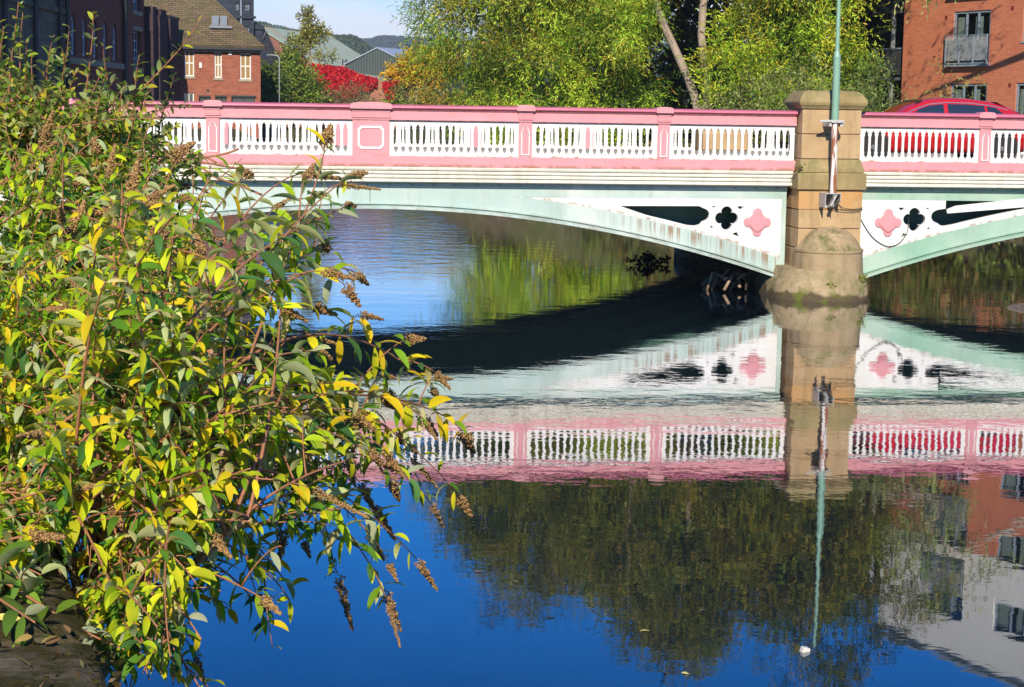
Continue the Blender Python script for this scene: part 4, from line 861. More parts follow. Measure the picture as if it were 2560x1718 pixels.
# ------------------------------------------------------------------ apartment block on the right bank (local x runs along the wall towards us)
def apartments():
    ang = math.atan2(-.884, .467); o = thing('apartment_building', 'modern orange brick apartment block with grey windows, mesh balconies and white upper storeys', 'apartment block', (15.6, 74.4, 2.6), ang)
    Z = lambda z: z-2.6
    bm = brick_mat('apartment brick', (.64, .20, .095), (.54, .15, .07), (.48, .29, .19), 1.25, .22)
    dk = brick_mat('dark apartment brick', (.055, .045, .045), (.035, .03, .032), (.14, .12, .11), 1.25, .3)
    wh = plain('white cladding', (.82, .79, .71), .6, var=.12, scale=1.0); CLEAR = clear_glass('clear window glass'); pan = plain('curtain cloth', (.72, .70, .60), .8, var=.3, scale=8)
    ops = []
    for k in range(4):
        t_ = 7.82+2.70*k; ops.append((2.95, 5.02, Z(t_-2.02), Z(t_))); ops.append((6.75, 8.5, Z(t_-1.25), Z(t_))); ops.append((10.5, 12.2, Z(t_-1.25), Z(t_)))
    ops += [(2.95, 5.0, Z(3.75), Z(5.05)), (6.55, 8.4, Z(3.75), Z(5.05)), (10.5, 12.2, Z(3.75), Z(5.05))]
    WT = Z(13.15); low = [a for a in ops if a[3] < WT]; hi = [a for a in ops if a[2] > WT]
    mid = [a for a in ops if a[2] < WT < a[3]]
    L = 16.0
    MB().plate(rect(0, L, -.6, WT), [rect(*a) for a in low]+[rect(a[0], a[1], a[2], WT-.02) for a in mid], 0, .35).box(0, L, .352, 12, -.6, WT).build('brick_wall', bm, o)
    MB().plate(rect(-.02, L, WT+.004, Z(17.6)), [rect(*a) for a in hi], -.05, .35).box(-.02, L, .352, 12, WT+.004, Z(17.5)).build('white_storeys', wh, o)
    MB().box(-.15, L, -.2, 12.1, Z(17.6), Z(17.75)).build('roof_edge', FRAMEG, o)
    for a in ops:
        wide = a[1]-a[0] > 2
        f = window(o, a[0], a[1], a[2], min(a[3], WT-.02) if a in mid else a[3], .04, FRAMEG, (3 if wide else 2, 1), .09, sill=False, pane=CLEAR)
        MB().box(a[0]+.01, a[1]-.01, .31, .345, a[2]+.01, (min(a[3], WT-.02) if a in mid else a[3])-.01).build('dark_room_sheet', IRON, f)  # black sheet behind the glass stands in for the unlit room
        MB().box(a[0]-.05, a[1]+.05, -.03, .1, a[2]-.06, a[2]-.004).build('sill', FRAMEG, f)
        zt = a[3]-.12
        if zt < WT+4:
            cu = MB(); x = a[0]+.12
            for cx, cw in ((a[0]+.1, .55), (a[0]+1.1, .42)):
                pts = [(cx+i*cw/12, .15+.022*math.sin(i*2.1)) for i in range(13)]
                cu.loft([[(x, y, a[2]+.1) for x, y in pts], [(x, y, zt-.1) for x, y in pts]], False, False)
            cu.build('curtain', pan, f)
    for k in range(4):            # mesh balcony guards in front of the tall windows
        z0 = Z(5.80+2.70*k); z1 = z0+1.1; b = MB()
        for z in (z0, z1-.04): b.box(2.72, 5.08, -.19, -.14, z, z+.04)
        for x in (2.72, 3.5, 4.29, 5.04): b.box(x, x+.04, -.185, -.145, z0+.04, z1-.04)
        gd = b.build('balcony', FRAMEG, o)
        s_ = MB()
        for i in range(26): s_.box(2.77, 5.03, -.172, -.158, z0+.13+i*.035, z0+.13+i*.035+.022)
        s_.build('mesh_infill', plain('mesh grey', (.46, .48, .48), .5), gd)
        MB().box(2.72, 5.08, -.2, 0, z0-.10, z0-.03).build('balcony_ledge', FRAMEG, gd)
    for x, z in ((2.45, Z(7.55)), (6.1, Z(7.75)), (6.15, Z(4.9)), (6.1, Z(12.6))): MB().box(x, x+.14, -.012, .0, z, z+.14).build('air_brick', plain('dark red vent', (.20, .03, .02), .6), o)
    # shaded dark brick wing with recessed balconies, left of the corner
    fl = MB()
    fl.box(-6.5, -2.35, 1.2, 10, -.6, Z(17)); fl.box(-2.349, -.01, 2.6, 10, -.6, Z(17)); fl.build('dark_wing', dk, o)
    for k in range(4):
        z0 = Z(5.35+2.7*k); MB().box(-2.35, -.02, .25, 2.59, z0-.12, z0).build('balcony_slab', plain('grey concrete', (.12, .12, .12), .8), o)
        g = MB().box(-2.35, -.02, .22, .26, z0+.08, z0+1.12).build('balcony_panel', plain('dark grey mesh', (.05, .053, .055), .6), o); MB().box(-2.38, -.0, .19, .28, z0+1.13, z0+1.18).build('handrail', FRAMEG, g)
        MB().box(-2.1, -.3, 2.52, 2.58, z0+.05, z0+2.1).build('balcony_door', GLASS, o)
    MB().tube([(-1.15, .42, -.5), (-1.15, .42, Z(17))], .10, 10).build('column', plain('pale grey column', (.42, .42, .42), .4), o, smooth=True)
    MB().tube([(-4.6, 1.05, -.5), (-4.6, 1.05, Z(17))], .10, 8).build('downpipe', plain('blue grey pipe', (.06, .10, .15), .5), o, smooth=True)
    for k in range(4):
        for x in (-6.2,): window(o, x, x+1.1, Z(4.2+2.7*k), Z(5.6+2.7*k), 1.14, FRAMEW, (2, 1), .06, sill=False)
    MB().tube([(8.95, -.1, -.5), (8.95, -.1, Z(17.5))], .07, 8).build('downpipe', IRON, o, smooth=True)
apartments()
# ------------------------------------------------------------------ hills
def hills():
    def ridge(name, Y, pts, depth, col):
        xs = np.linspace(pts[0][0], pts[-1][0], 160); zs = np.interp(xs, *zip(*pts)); vs, q = [], []; n = len(xs)
        for j, (dy, f) in enumerate(((-depth, 0.02), (-depth*.5, .55), (0, 1), (depth, .9))):
            for x, z in zip(xs, zs): vs.append((x*(Y+dy)/Y, Y+dy, 2+(z-2)*f-(1 if f == 1 else 0)))
        for j in range(3):
            for i in range(n-1): q.append((j*n+i, j*n+i+1, (j+1)*n+i+1, (j+1)*n+i))
        t = NT(name+' grass'); tag(np_mesh(name, np.array(vs), np.array(q), t.done(t.mix(t.noise(.02, 5), col, tuple(c*.6 for c in col)), .95, spec=.1), smooth=True), kind='structure'); return xs, zs
    far = [(-420, 88), (-260, 84), (-202, 80), (-165, 75), (-144, 79.5), (-107, 78), (-60, 75), (60, 80), (400, 95)]
    near = [(-300, 70), (-150, 47), (-124, 43.5), (-112, 41), (-100, 38.5), (-88, 37.6), (-80, 38.2), (-74, 34), (-66, 28), (-50, 24), (140, 22)]
    wood = leaf_mat('hill wood leaf', None, .15)
    for name, Y, pts, dep, n, sz, cols, xr in (('far_hill', 2000, far, 500, 9000, 7.5, [(.055, .085, .035), (.08, .09, .04), (.04, .07, .03), (.09, .075, .04)], (-260, 120)), ('near_hill', 900, near, 220, 7000, 3.2, [(.045, .09, .02), (.06, .11, .025), (.035, .07, .02), (.10, .09, .03)], (-150, 130))):
        xs, zs = ridge(name, Y, pts, dep, (.06, .09, .03))
        x = rng.uniform(*xr, n); f = rng.random(n)**1.6; z = 2+(np.interp(x, xs, zs)-2)*(1-.45*f)
        c = np.stack([x*(1-.5*f*dep/Y), Y-dep*.5*f/.5*.9*.5, z], 1)
        k = 26; P = np.repeat(c, k, 0)+unit(rng.normal(size=(n*k, 3)))*sz*np.array([1, 1, .8])*.55+np.array([0, 0, sz*.3]); T = np.repeat(palette(cols, n, jit=.2), k, 0)
        v, q, t = far_leaves(P, unit(P-np.repeat(c, k, 0)-np.array([0, 0, sz*.2]))+rng.normal(size=(n*k, 3))*.5, np.full(n*k, sz*.45), np.full(n*k, sz*.32), T)
        o = np_mesh(name.replace('hill', 'woodland'), v, q, wood, None, t); tag(o, 'distant woodland covering the blue far ridge' if Y > 1500 else 'green woodland on the nearer hill above the sheds', 'woodland', kind='stuff')
hills()
# ------------------------------------------------------------------ trees
BARK = stone_mat('grey brown bark', (.46, .36, .27), (.27, .20, .14), None, dark=(.06, .045, .035)); BARKD = stone_mat('dark bark', (.09, .065, .045), (.05, .04, .03), None, dark=(.02, .015, .01))
LEAF = leaf_mat('tree leaf', None, .38, .45, .3); FINE = leaf_mat('bush leaf', None, .3, .5, .3)
def limbs(mb, base, top, blobs, r, n=5, seed=1):
    rd = random.Random(seed)
    for k in range(n):
        b = rd.choice(blobs); t = rd.uniform(.35, .95); p = Vector(base).lerp(Vector(top), t); e = Vector((b[0]+rd.uniform(-.5, .5)*b[3], b[1]+rd.uniform(-.5, .5)*b[4], b[2]+rd.uniform(-.4, .5)*b[5]))
        m_ = p.lerp(e, .5)+Vector((0, 0, .12*(e-p).length)); rr = r*(1-t*.6)*.55
        mb.tube([p, p.lerp(m_, .5), m_, m_.lerp(e, .6), e], [rr, rr*.85, rr*.6, rr*.4, rr*.15], 6)
def tree(name, label, trunks, blobs, leaf, strand, cols, droop, group=None, cat='tree', bark=None, mat=None, nl=6, rare=None):
    b = trunks[0][0][0]; o = thing(name, label, cat, b, 0, group); inv = Vector(b)
    for pts, rad in trunks:
        mb = MB(); P_ = [Vector(p)-inv for p in pts]; mb.tube(P_, rad, 9); 
        if nl: limbs(mb, P_[len(P_)//2], P_[-1], [(q[0]-b[0], q[1]-b[1], q[2]-b[2])+tuple(q[3:]) for q in blobs], rad[0], nl, len(name)+int(abs(b[0])*10))
        mb.build('trunk', bark or BARK, o, smooth=True)
    v, q, t = crown(blobs, leaf, strand, cols, droop, dark_top=name in ('willow_tree', 'twin_stem_tree', 'leafy_tree'), rare=rare); v = v-np.array(b)
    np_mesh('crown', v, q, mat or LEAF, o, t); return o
WIL = [(.37, .54, .04), (.48, .60, .045), (.26, .44, .03), (.54, .56, .055), (.16, .29, .022)]
YG = [(.38, .57, .034), (.51, .62, .04), (.27, .46, .024), (.60, .57, .045), (.16, .29, .02)]
DG = [(.07, .13, .015), (.10, .17, .02), (.05, .09, .012), (.13, .18, .025)]
YEL = [(.75, .46, .02), (.80, .54, .03), (.64, .32, .02), (.52, .44, .03)]
OR = ((.50, .27, .03), .05)
# the big willow hanging over the far bank
wb = [(1.3, 75, 6.0, 3.9, 4.0, 4.8, 150), (-1.0, 74, 9.5, 3.5, 3.8, 4.8, 120), (2.8, 75.5, 11.5, 4.8, 4.2, 5.6, 260), (.9, 76, 14.6, 2.9, 3.0, 3.2, 120), (-2.2, 73.5, 7.2, 1.8, 2.4, 2.2, 50), (3.6, 73.2, 5.4, 2.4, 2.4, 3.8, 80), (1.2, 72.6, 4.2, 2.6, 2, 2.6, 60), (-.9, 74, 4.0, 1.3, 1.5, 1.9, 40), (3.0, 73.0, 8.6, 2.6, 2.0, 2.2, 60)]
wt = tree('willow_tree', 'large weeping willow with drooping narrow leaves behind the bridge', [([(2.2, 76.5, 2.0), (2.5, 76.3, 4.5), (2.9, 76, 7.5), (2.6, 76, 11), (2.0, 76, 15)], [.42, .36, .30, .2, .08])], wb, (.20, .044), (24, 8, .12, .36), WIL, .13, bark=BARKD, rare=OR)
# the tree with two bare trunks
tb = [(4.6, 70, 8.6, 1.5, 1.4, 1.2, 34), (3.9, 69.5, 6.8, 1.3, 1.2, 1.0, 26), (6.4, 71, 13.5, 3.6, 3.2, 4.8, 210), (4.4, 71, 12, 2.6, 2.4, 3.2, 90), (7.2, 71.5, 15.9, 2.4, 2.4, 2.4, 80)]
A = lambda x, y, Y=70: tuple(at(x, y, Y))
t1 = [(7.05, 70, 2.0), A(1591, 248), A(1583, 215), A(1568, 175), A(1550, 135), A(1530, 90), A(1515, 60), A(1500, 20), (4.95, 70, 9.5), (4.6, 70.3, 13)]
t2 = [(7.35, 70.1, 2.0), A(1613, 248), A(1614, 180), A(1606, 130), A(1600, 80), A(1603, 30), A(1605, 0), (7.1, 70.3, 10), (7.0, 70.6, 15)]
tt_ = tree('twin_stem_tree', 'tree with two bare pale trunks, one leaning left, right of the willow', [(t1, [.19, .175, .17, .165, .16, .15, .145, .135, .12, .05]), (t2, [.20, .18, .165, .16, .155, .15, .145, .12, .05])], tb, (.19, .045), (20, 7, .11, .36), WIL[:4], .10, nl=4, rare=OR)
# dense tree right of the trunks
rb = [(9.9, 69, 6.2, 2.5, 2.2, 3.4, 100), (11.6, 70, 8.6, 2.2, 2.2, 3.6, 66), (9.4, 70, 10.5, 2.8, 2.5, 3.8, 120), (11.0, 70.5, 13.8, 2.8, 2.6, 3.2, 110), (8.6, 68.5, 4.8, 1.5, 1.5, 2.0, 36), (12.6, 69.5, 5.0, .9, 1.0, 2.0, 18), (13.4, 70.0, 11.6, 2.0, 1.6, 2.2, 44), (14.4, 68, 13.6, 2.4, 2.0, 2.8, 70), (12.2, 69, 16.2, 2.4, 2.0, 2.2, 60)]
lt = tree('leafy_tree', 'bushy yellow green tree between the bare trunks and the green pole', [([(10.2, 71, 2.0), (10.3, 71, 5), (10.4, 71, 9), (10.4, 71, 14)], [.24, .2, .15, .05])], rb, (.175, .052), (22, 7, .10, .36), YG, .08, bark=BARKD, rare=((.55, .36, .03), .06))
tree('overhanging_tree', 'tree whose leafy twigs hang down at the top edge in front of the apartment block', [([(20.4, 62, 2.0), (20.2, 62, 6), (18.6, 62, 9.8), (15.6, 62, 11.4), (13.6, 62, 9.3)], [.22, .18, .13, .06, .02])], [(13.3, 62, 8.55, .55, .6, .65, 13), (12.4, 62.2, 9.0, .7, .7, .5, 12), (14.6, 62, 9.6, 1.1, .9, .75, 22), (15.4, 62, 11.6, 2.2, 1.6, 1.5, 40), (14.1, 61.6, 8.35, .3, .3, .35, 4)], (.22, .06), (6, 6, .11, .3), [(.30, .34, .10), (.36, .36, .12), (.22, .28, .07)], .28)
for i, (x, y, z, rx, rz, n, lab, cols) in enumerate(((5.6, 82, 8.5, 3.6, 8, 230, 'dark shaded tree in the gap behind the bare trunks', DG), (9.5, 80, 9, 3.8, 9, 230, 'tall dark tree filling the background behind the yellow green tree', DG), (13.4, 78, 6.5, 1.8, 6.0, 80, 'narrow dark tree against the dark wing of the apartment block', DG), (2.2, 84, 7.5, 3.2, 7, 110, 'tall green tree behind the willow crown', DG))):
    tree('background_tree', lab, [([(x, y, 2), (x, y, z), (x, y, z+rz*.7)], [.28, .2, .06])], [(x, y, z, rx, 2.4, rz, n)], (.42, .17), (9, 6, .17, .75), cols, .1, 'dark trees standing behind the front row', bark=BARKD)
def upper(o, blobs, cols):
    v, q, t = crown(blobs, (.34, .13), (10, 6, .15, .55), cols, .12, dark_top=True); np_mesh('crown', v-np.array(o.location), q, LEAF, o, t)
def shrub(name, label, blobs, cols, leaf=(.16, .08), strand=(8, 5, .09, .34), droop=.05, group=None, rare=None):
    b = (blobs[0][0], blobs[0][1], 2.3 if blobs[0][2] > 2.6 else .3); mids = [(b, (q[0], q[1], q[2]-q[5]*.2)) for q in blobs]
    o = thing(name, label, 'shrub', b, 0, group); mb = MB()
    for a, c in mids:
        for k in range(3): e = Vector(c)-Vector(b)+Vector((rng.normal()*.3, rng.normal()*.3, 0)); mb.tube([(0, 0, 0), e*.5+Vector((rng.normal()*.15, 0, .1)), e], [.05, .035, .01], 5)
    mb.build('stem', BARKD, o); v, q, t = crown(blobs, leaf, strand, cols, droop, rare=rare); np_mesh('foliage', v-np.array(b), q, FINE, o, t); return o
G1 = [(.15, .24, .03), (.21, .30, .035), (.10, .17, .022), (.27, .32, .05)]
shrub('riverside_bush', 'low dense green bush at the foot of the bare trunks by the stone pier', [(8.6, 62.5, 4.05, 1.5, .9, .85, 70), (9.8, 62, 4.3, 1.1, .9, .95, 50), (7.4, 63, 3.4, 1.2, .8, .8, 40)], [(.20, .25, .06), (.26, .30, .08), (.15, .20, .045), (.30, .28, .09)], (.13, .06))
shrub('willow_sapling', 'feathery willow sapling rising right of the stone pier in front of the dark brick wing', [(11.4, 60, 4.0, .45, .4, 1.0, 26), (12.0, 60, 3.8, .6, .4, .7, 22), (11.9, 60.2, 5.0, .3, .3, .7, 9)], [(.20, .26, .06), (.16, .23, .05), (.28, .30, .09)], (.20, .04), (6, 6, .1, .22), .05)
shrub('thin_sapling', 'thin straggling sapling in front of the lower apartment windows', [(14.2, 61.5, 5.0, .35, .3, .8, 9), (14.9, 61, 4.5, .6, .3, .45, 9), (13.5, 61.6, 4.3, .35, .3, .3, 5)], [(.30, .31, .08), (.24, .28, .06), (.40, .33, .09)], (.15, .04), (4, 5, .09, .22), .0)
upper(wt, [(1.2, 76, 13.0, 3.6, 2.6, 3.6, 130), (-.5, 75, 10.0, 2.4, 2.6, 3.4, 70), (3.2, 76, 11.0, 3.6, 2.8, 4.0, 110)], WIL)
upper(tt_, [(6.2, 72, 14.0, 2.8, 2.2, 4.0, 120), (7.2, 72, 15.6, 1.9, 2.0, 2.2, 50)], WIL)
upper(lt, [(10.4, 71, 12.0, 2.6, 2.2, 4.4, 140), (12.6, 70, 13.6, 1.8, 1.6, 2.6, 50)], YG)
# left of the willow, further up the river
tree('slender_tree', 'slender pale green tree standing up against the sky beside the sheds', [([(-13.9, 125, 2.5), (-13.85, 125, 5), (-14.0, 125, 7.5), (-13.9, 125, 9.8)], [.12, .09, .06, .03])], [(-14.35, 125, 10.2, .25, .3, .5, 12), (-13.95, 125, 9.4, .55, .45, .62, 30), (-13.8, 125, 8.6, .62, .5, .45, 22), (-14.6, 125, 8.05, .75, .5, .5, 28), (-13.2, 125, 8.8, .4, .3, .22, 7), (-12.9, 125, 7.3, .6, .4, .2, 10), (-15.2, 125, 8.3, .25, .25, .2, 4), (-15.6, 125, 7.2, .35, .3, .3, 8), (-14.5, 125, 7.0, .3, .3, .3, 7)], (.20, .10), (8, 4, .09, .2), [(.30, .30, .055), (.37, .35, .07), (.22, .24, .04), (.30, .25, .06)], .0, nl=10)
shrub('round_bush', 'dark rounded evergreen bush beside the brick house', [(-16.6, 122, 5.1, 1.0, .9, 1.25, 130), (-16.2, 121.8, 4.2, 1.0, .9, 1.1, 90)], [(.07, .13, .02), (.11, .18, .025), (.17, .21, .03)], (.2, .13))
shrub('tangled_bush', 'tall tangled green bush climbing under the slender tree', [(-14.9, 123.5, 5.0, 1.2, .9, 1.2, 130), (-14.0, 123.5, 4.6, 1.2, .9, 1.1, 100), (-15.4, 124, 6.9, .5, .5, .7, 26), (-14.9, 124, 6.2, .8, .5, .6, 34)], G1, (.2, .11), rare=((.45, .40, .05), .05))
shrub('yellowish_bush', 'low bush with bright yellow leaves in front of the dark rounded bush', [(-15.9, 122.5, 4.3, .8, .5, .6, 36)], [(.36, .36, .05), (.22, .26, .04), (.42, .34, .05)], (.13, .08))
shrub('brownish_scrub', 'loose olive scrub below the red ivy', [(-12.6, 126, 4.2, 1.1, .7, .65, 70), (-11.2, 126.5, 4.6, .9, .7, .8, 60), (-10.4, 127, 4.3, .6, .5, .6, 30)], [(.20, .18, .07), (.26, .22, .08), (.15, .16, .05), (.28, .20, .10)], (.13, .05))
tree('yellow_tree', 'autumn yellow tree between the brick yard wall and the willow', [([(-7.9, 147, 2.5), (-8.0, 147, 4.8), (-7.7, 147, 7.7)], [.15, .12, .05])], [(-9.0, 147, 6.6, 1.4, 1.0, .8, 50), (-7.9, 147, 7.7, 1.3, 1.0, 1.1, 50), (-6.6, 147, 7.1, 1.4, 1.0, 1.4, 60), (-7.1, 147.4, 5.5, 1.3, .9, .95, 30), (-5.5, 147.5, 7.9, 1.4, 1.1, 1.3, 40)], (.25, .15), (9, 4, .12, .3), YEL, .05)
shrub('lime_bush', 'small lime green bush at the right end of the brick yard wall', [(-7.5, 121, 4.5, .65, .5, .6, 34), (-8.2, 121, 3.95, .5, .4, .3, 16)], [(.30, .36, .05), (.22, .29, .04), (.38, .38, .07)], (.15, .10))
shrub('orange_bush', 'orange and green bush at the lower left edge of the willow', [(-5.2, 118, 4.2, 1.5, .8, .8, 70), (-3.6, 117, 4.0, 1.4, .8, .8, 50)], [(.42, .28, .04), (.30, .29, .05), (.20, .22, .04), (.50, .30, .03)], (.18, .10))
# waterside growth under the trees so the bank reads as one green edge
for x, y, lab in ((13.2, 60.5, 'bank scrub under the apartment block at the waterline'), (16.8, 57, 'bank scrub at the right edge above the waterline'), (8.8, 66, 'bank scrub below the yellow green tree at the waterline'), (4.6, 69.5, 'bank scrub below the leaning trunk at the waterline'), (20.5, 54, 'bank scrub beyond the right arch at the waterline')):
    shrub('bank_scrub', lab, [(x, y, 1.0, 2.0, 1.0, .9, 60), (x+1.5, y-.6, 1.7, 1.6, 1.0, .8, 40)]+([(x+.3, y+.6, 2.5, 2.3, .8, .95, 90)] if x > 12 else []), [(.13, .17, .03), (.18, .20, .04), (.22, .14, .05), (.09, .12, .02)], (.20, .09), group='scrub growing along the far waterline')
# ------------------------------------------------------------------ river wall and near bank
WALLM = stone_mat('mossy coping stone', (.24, .19, .125), (.12, .10, .07), (.055, .045, .008), dark=(.03, .024, .015), mth=.36, bmp=.9)
def river_wall():
    a = math.atan(.335); o = thing('river_wall', 'mossy stone river wall below the butterfly bush', 'wall', (-.86, 3.9, 0), a)
    # local: y runs along the wall away from us, water on +x side
    rd = random.Random(3); b = MB(); y = -9.0; 
    while y < 34:
        L = rd.uniform(.75, 1.25); b.loft([[(-.62+e+rd.uniform(-.02, .02), y+e+.006, z), (.0-e+rd.uniform(-.02, .02), y+e+.006, z), (.0-e+rd.uniform(-.02, .02), y+L-e-.006, z), (-.62+e, y+L-e-.006, z)] for z, e in ((2.02, .0), (2.06, 0), (2.24, .0), (2.29+rd.uniform(0, .02), .025), (2.30+rd.uniform(0, .02), .06))]); y += L
    cp = b.build('coping', WALLM, o, bevel=.012)
    MB().box(-.56, -.05, -9, 34, -1, 2.016).build('wall_face', stone_mat('wall face stone', (.22, .18, .13), (.16, .13, .1), (.08, .08, .02), (.8, .35), low=.1), o)
    rt = plain('rusty red iron', (.26, .055, .035), .8, var=.5, scale=12, bump=.4)
    tag(MB().box(-.735, -.66, -5, 6, 2.30, 2.345).box(-.70, -.66, -5, 6, 2.0, 2.30).build('edge_rail', rt), 'rusty red iron edging strip along the inner side of the river wall', 'rail').matrix_world = o.matrix_basis.copy() if False else Matrix.Translation((-.86, 3.9, 0)) @ Matrix.Rotation(a, 4, 'Z')
river_wall()
def wall_moss():
    a = math.atan(.335); n = 9000; x = rng.uniform(-.66, .03, n); y = rng.uniform(-1.2, 6, n)**1.0; f = np.sin(x*9+y*3.1)+np.sin(y*7.3-x*4)+rng.normal(size=n)*.8; keep = f > .1; x, y = x[keep], y[keep]; n = len(x)
    P = np.stack([-.86+x*math.cos(a)-y*math.sin(a), 3.9+x*math.sin(a)+y*math.cos(a), 2.295+rng.random(n)*.015], 1); D = rng.normal(size=(n, 3))*np.array([1, 1, .5])+np.array([0, 0, .35])
    v, q, t = far_leaves(P, D, rng.uniform(.012, .03, n), rng.uniform(.008, .018, n), palette([(.06, .055, .01), (.09, .08, .012), (.04, .035, .01), (.10, .06, .02)], n, jit=.3))
    tag(np_mesh('moss', v, q, FINE, None, t), 'dark moss and crumbs growing over the river wall coping', 'moss', kind='stuff')
    n = 130; x = rng.uniform(-.62, .0, n); y = rng.uniform(-1.0, 6, n); P = np.stack([-.86+x*math.cos(a)-y*math.sin(a), 3.9+x*math.sin(a)+y*math.cos(a), np.full(n, 2.325)], 1); ax = rng.normal(size=(n, 3)); ax[:, 2] = .15
    v, q, t = blade(P, ax, rng.uniform(.04, .09, n), rng.uniform(.015, .03, n), rng.uniform(-.2, .5, n), .4, palette([(.45, .30, .08), (.30, .16, .06), (.52, .42, .10), (.42, .38, .26)], n, jit=.2))
    tag(np_mesh('leaf_litter', v, q, leaf_mat('dry leaf', None, .15), None, t, True), 'dry fallen leaves scattered along the top of the river wall', 'leaf litter', kind='stuff')
wall_moss()
# ------------------------------------------------------------------ butterfly bushes
BUD = leaf_mat('butterfly bush leaf', ((.74, .72, .46), .62), .46, .55, .14)
SAL = leaf_mat('sallow leaf', ((.48, .52, .26), .6), .44, .5, .18)
TWIG = plain('reddish twig bark', (.40, .165, .075), .7, var=.5, scale=20); STEMB = plain('peeling tan stem bark', (.46, .27, .14), .8, var=.6, scale=14, bump=.5)
BL = [(.34, .52, .018), (.54, .64, .02), (.22, .42, .018), (.70, .70, .025), (.82, .60, .02), (.42, .58, .02), (.12, .28, .025), (.08, .21, .05), (.62, .68, .025)]
def panicle_mesh(seed, L, r):
    rd = np.random.default_rng(seed); n = 760; t = rd.random(n)**.85; th = rd.random(n)*2*math.pi; rr = r*(1-t*.84)*(.35+.65*rd.random(n))*(1+.30*np.sin(t*24+th*1.0+seed))
    c = np.stack([rr*np.cos(th), rr*np.sin(th), t*L-L*.15*(t-.5)], 1); s = (.0017+.0027*rd.random(n))*(r/.028)**.5
    oc = np.array([(1, 0, 0), (-1, 0, 0), (0, 1, 0), (0, -1, 0), (0, 0, 1.5), (0, 0, -1.5)], float); fc = np.array([(0, 2, 4), (2, 1, 4), (1, 3, 4), (3, 0, 4), (2, 0, 5), (1, 2, 5), (3, 1, 5), (0, 3, 5)])
    Q = rd.normal(size=(n, 3, 3)); Q = np.linalg.qr(Q)[0]; v = c[:, None, :]+np.einsum('nij,kj->nki', Q, oc)*s[:, None, None]
    q = (fc[None]+(np.arange(n)*6)[:, None, None]).reshape(-1, 3)
    pal = np.array([(.38, .21, .085), (.46, .27, .11), (.29, .15, .065), (.46, .32, .10), (.23, .12, .055)]); T = np.repeat(pal[rd.integers(0, 5, n)]*(.8+.4*rd.random((n, 1))), 6, 0)
    me_o = np_mesh('seed_head', v.reshape(-1, 3), q, PANM, None, T); me = me_o.data; bpy.data.objects.remove(me_o); return me
tp = NT('dry seed head'); ta = tp.n('ShaderNodeAttribute'); ta.attribute_name = 'tint'; PANM = tp.done(ta.outputs['Color'], .85, spec=.15)
PANS = [panicle_mesh(k, L, r) for k, (L, r) in enumerate(((.17, .024), (.13, .021), (.22, .020), (.10, .018), (.15, .028), (.25, .017), (.12, .026)))]
def bez(p0, p1, p2, p3, n):
    t = np.linspace(0, 1, n)[:, None]; return (1-t)**3*p0+3*(1-t)**2*t*p1+3*(1-t)*t*t*p2+t**3*p3
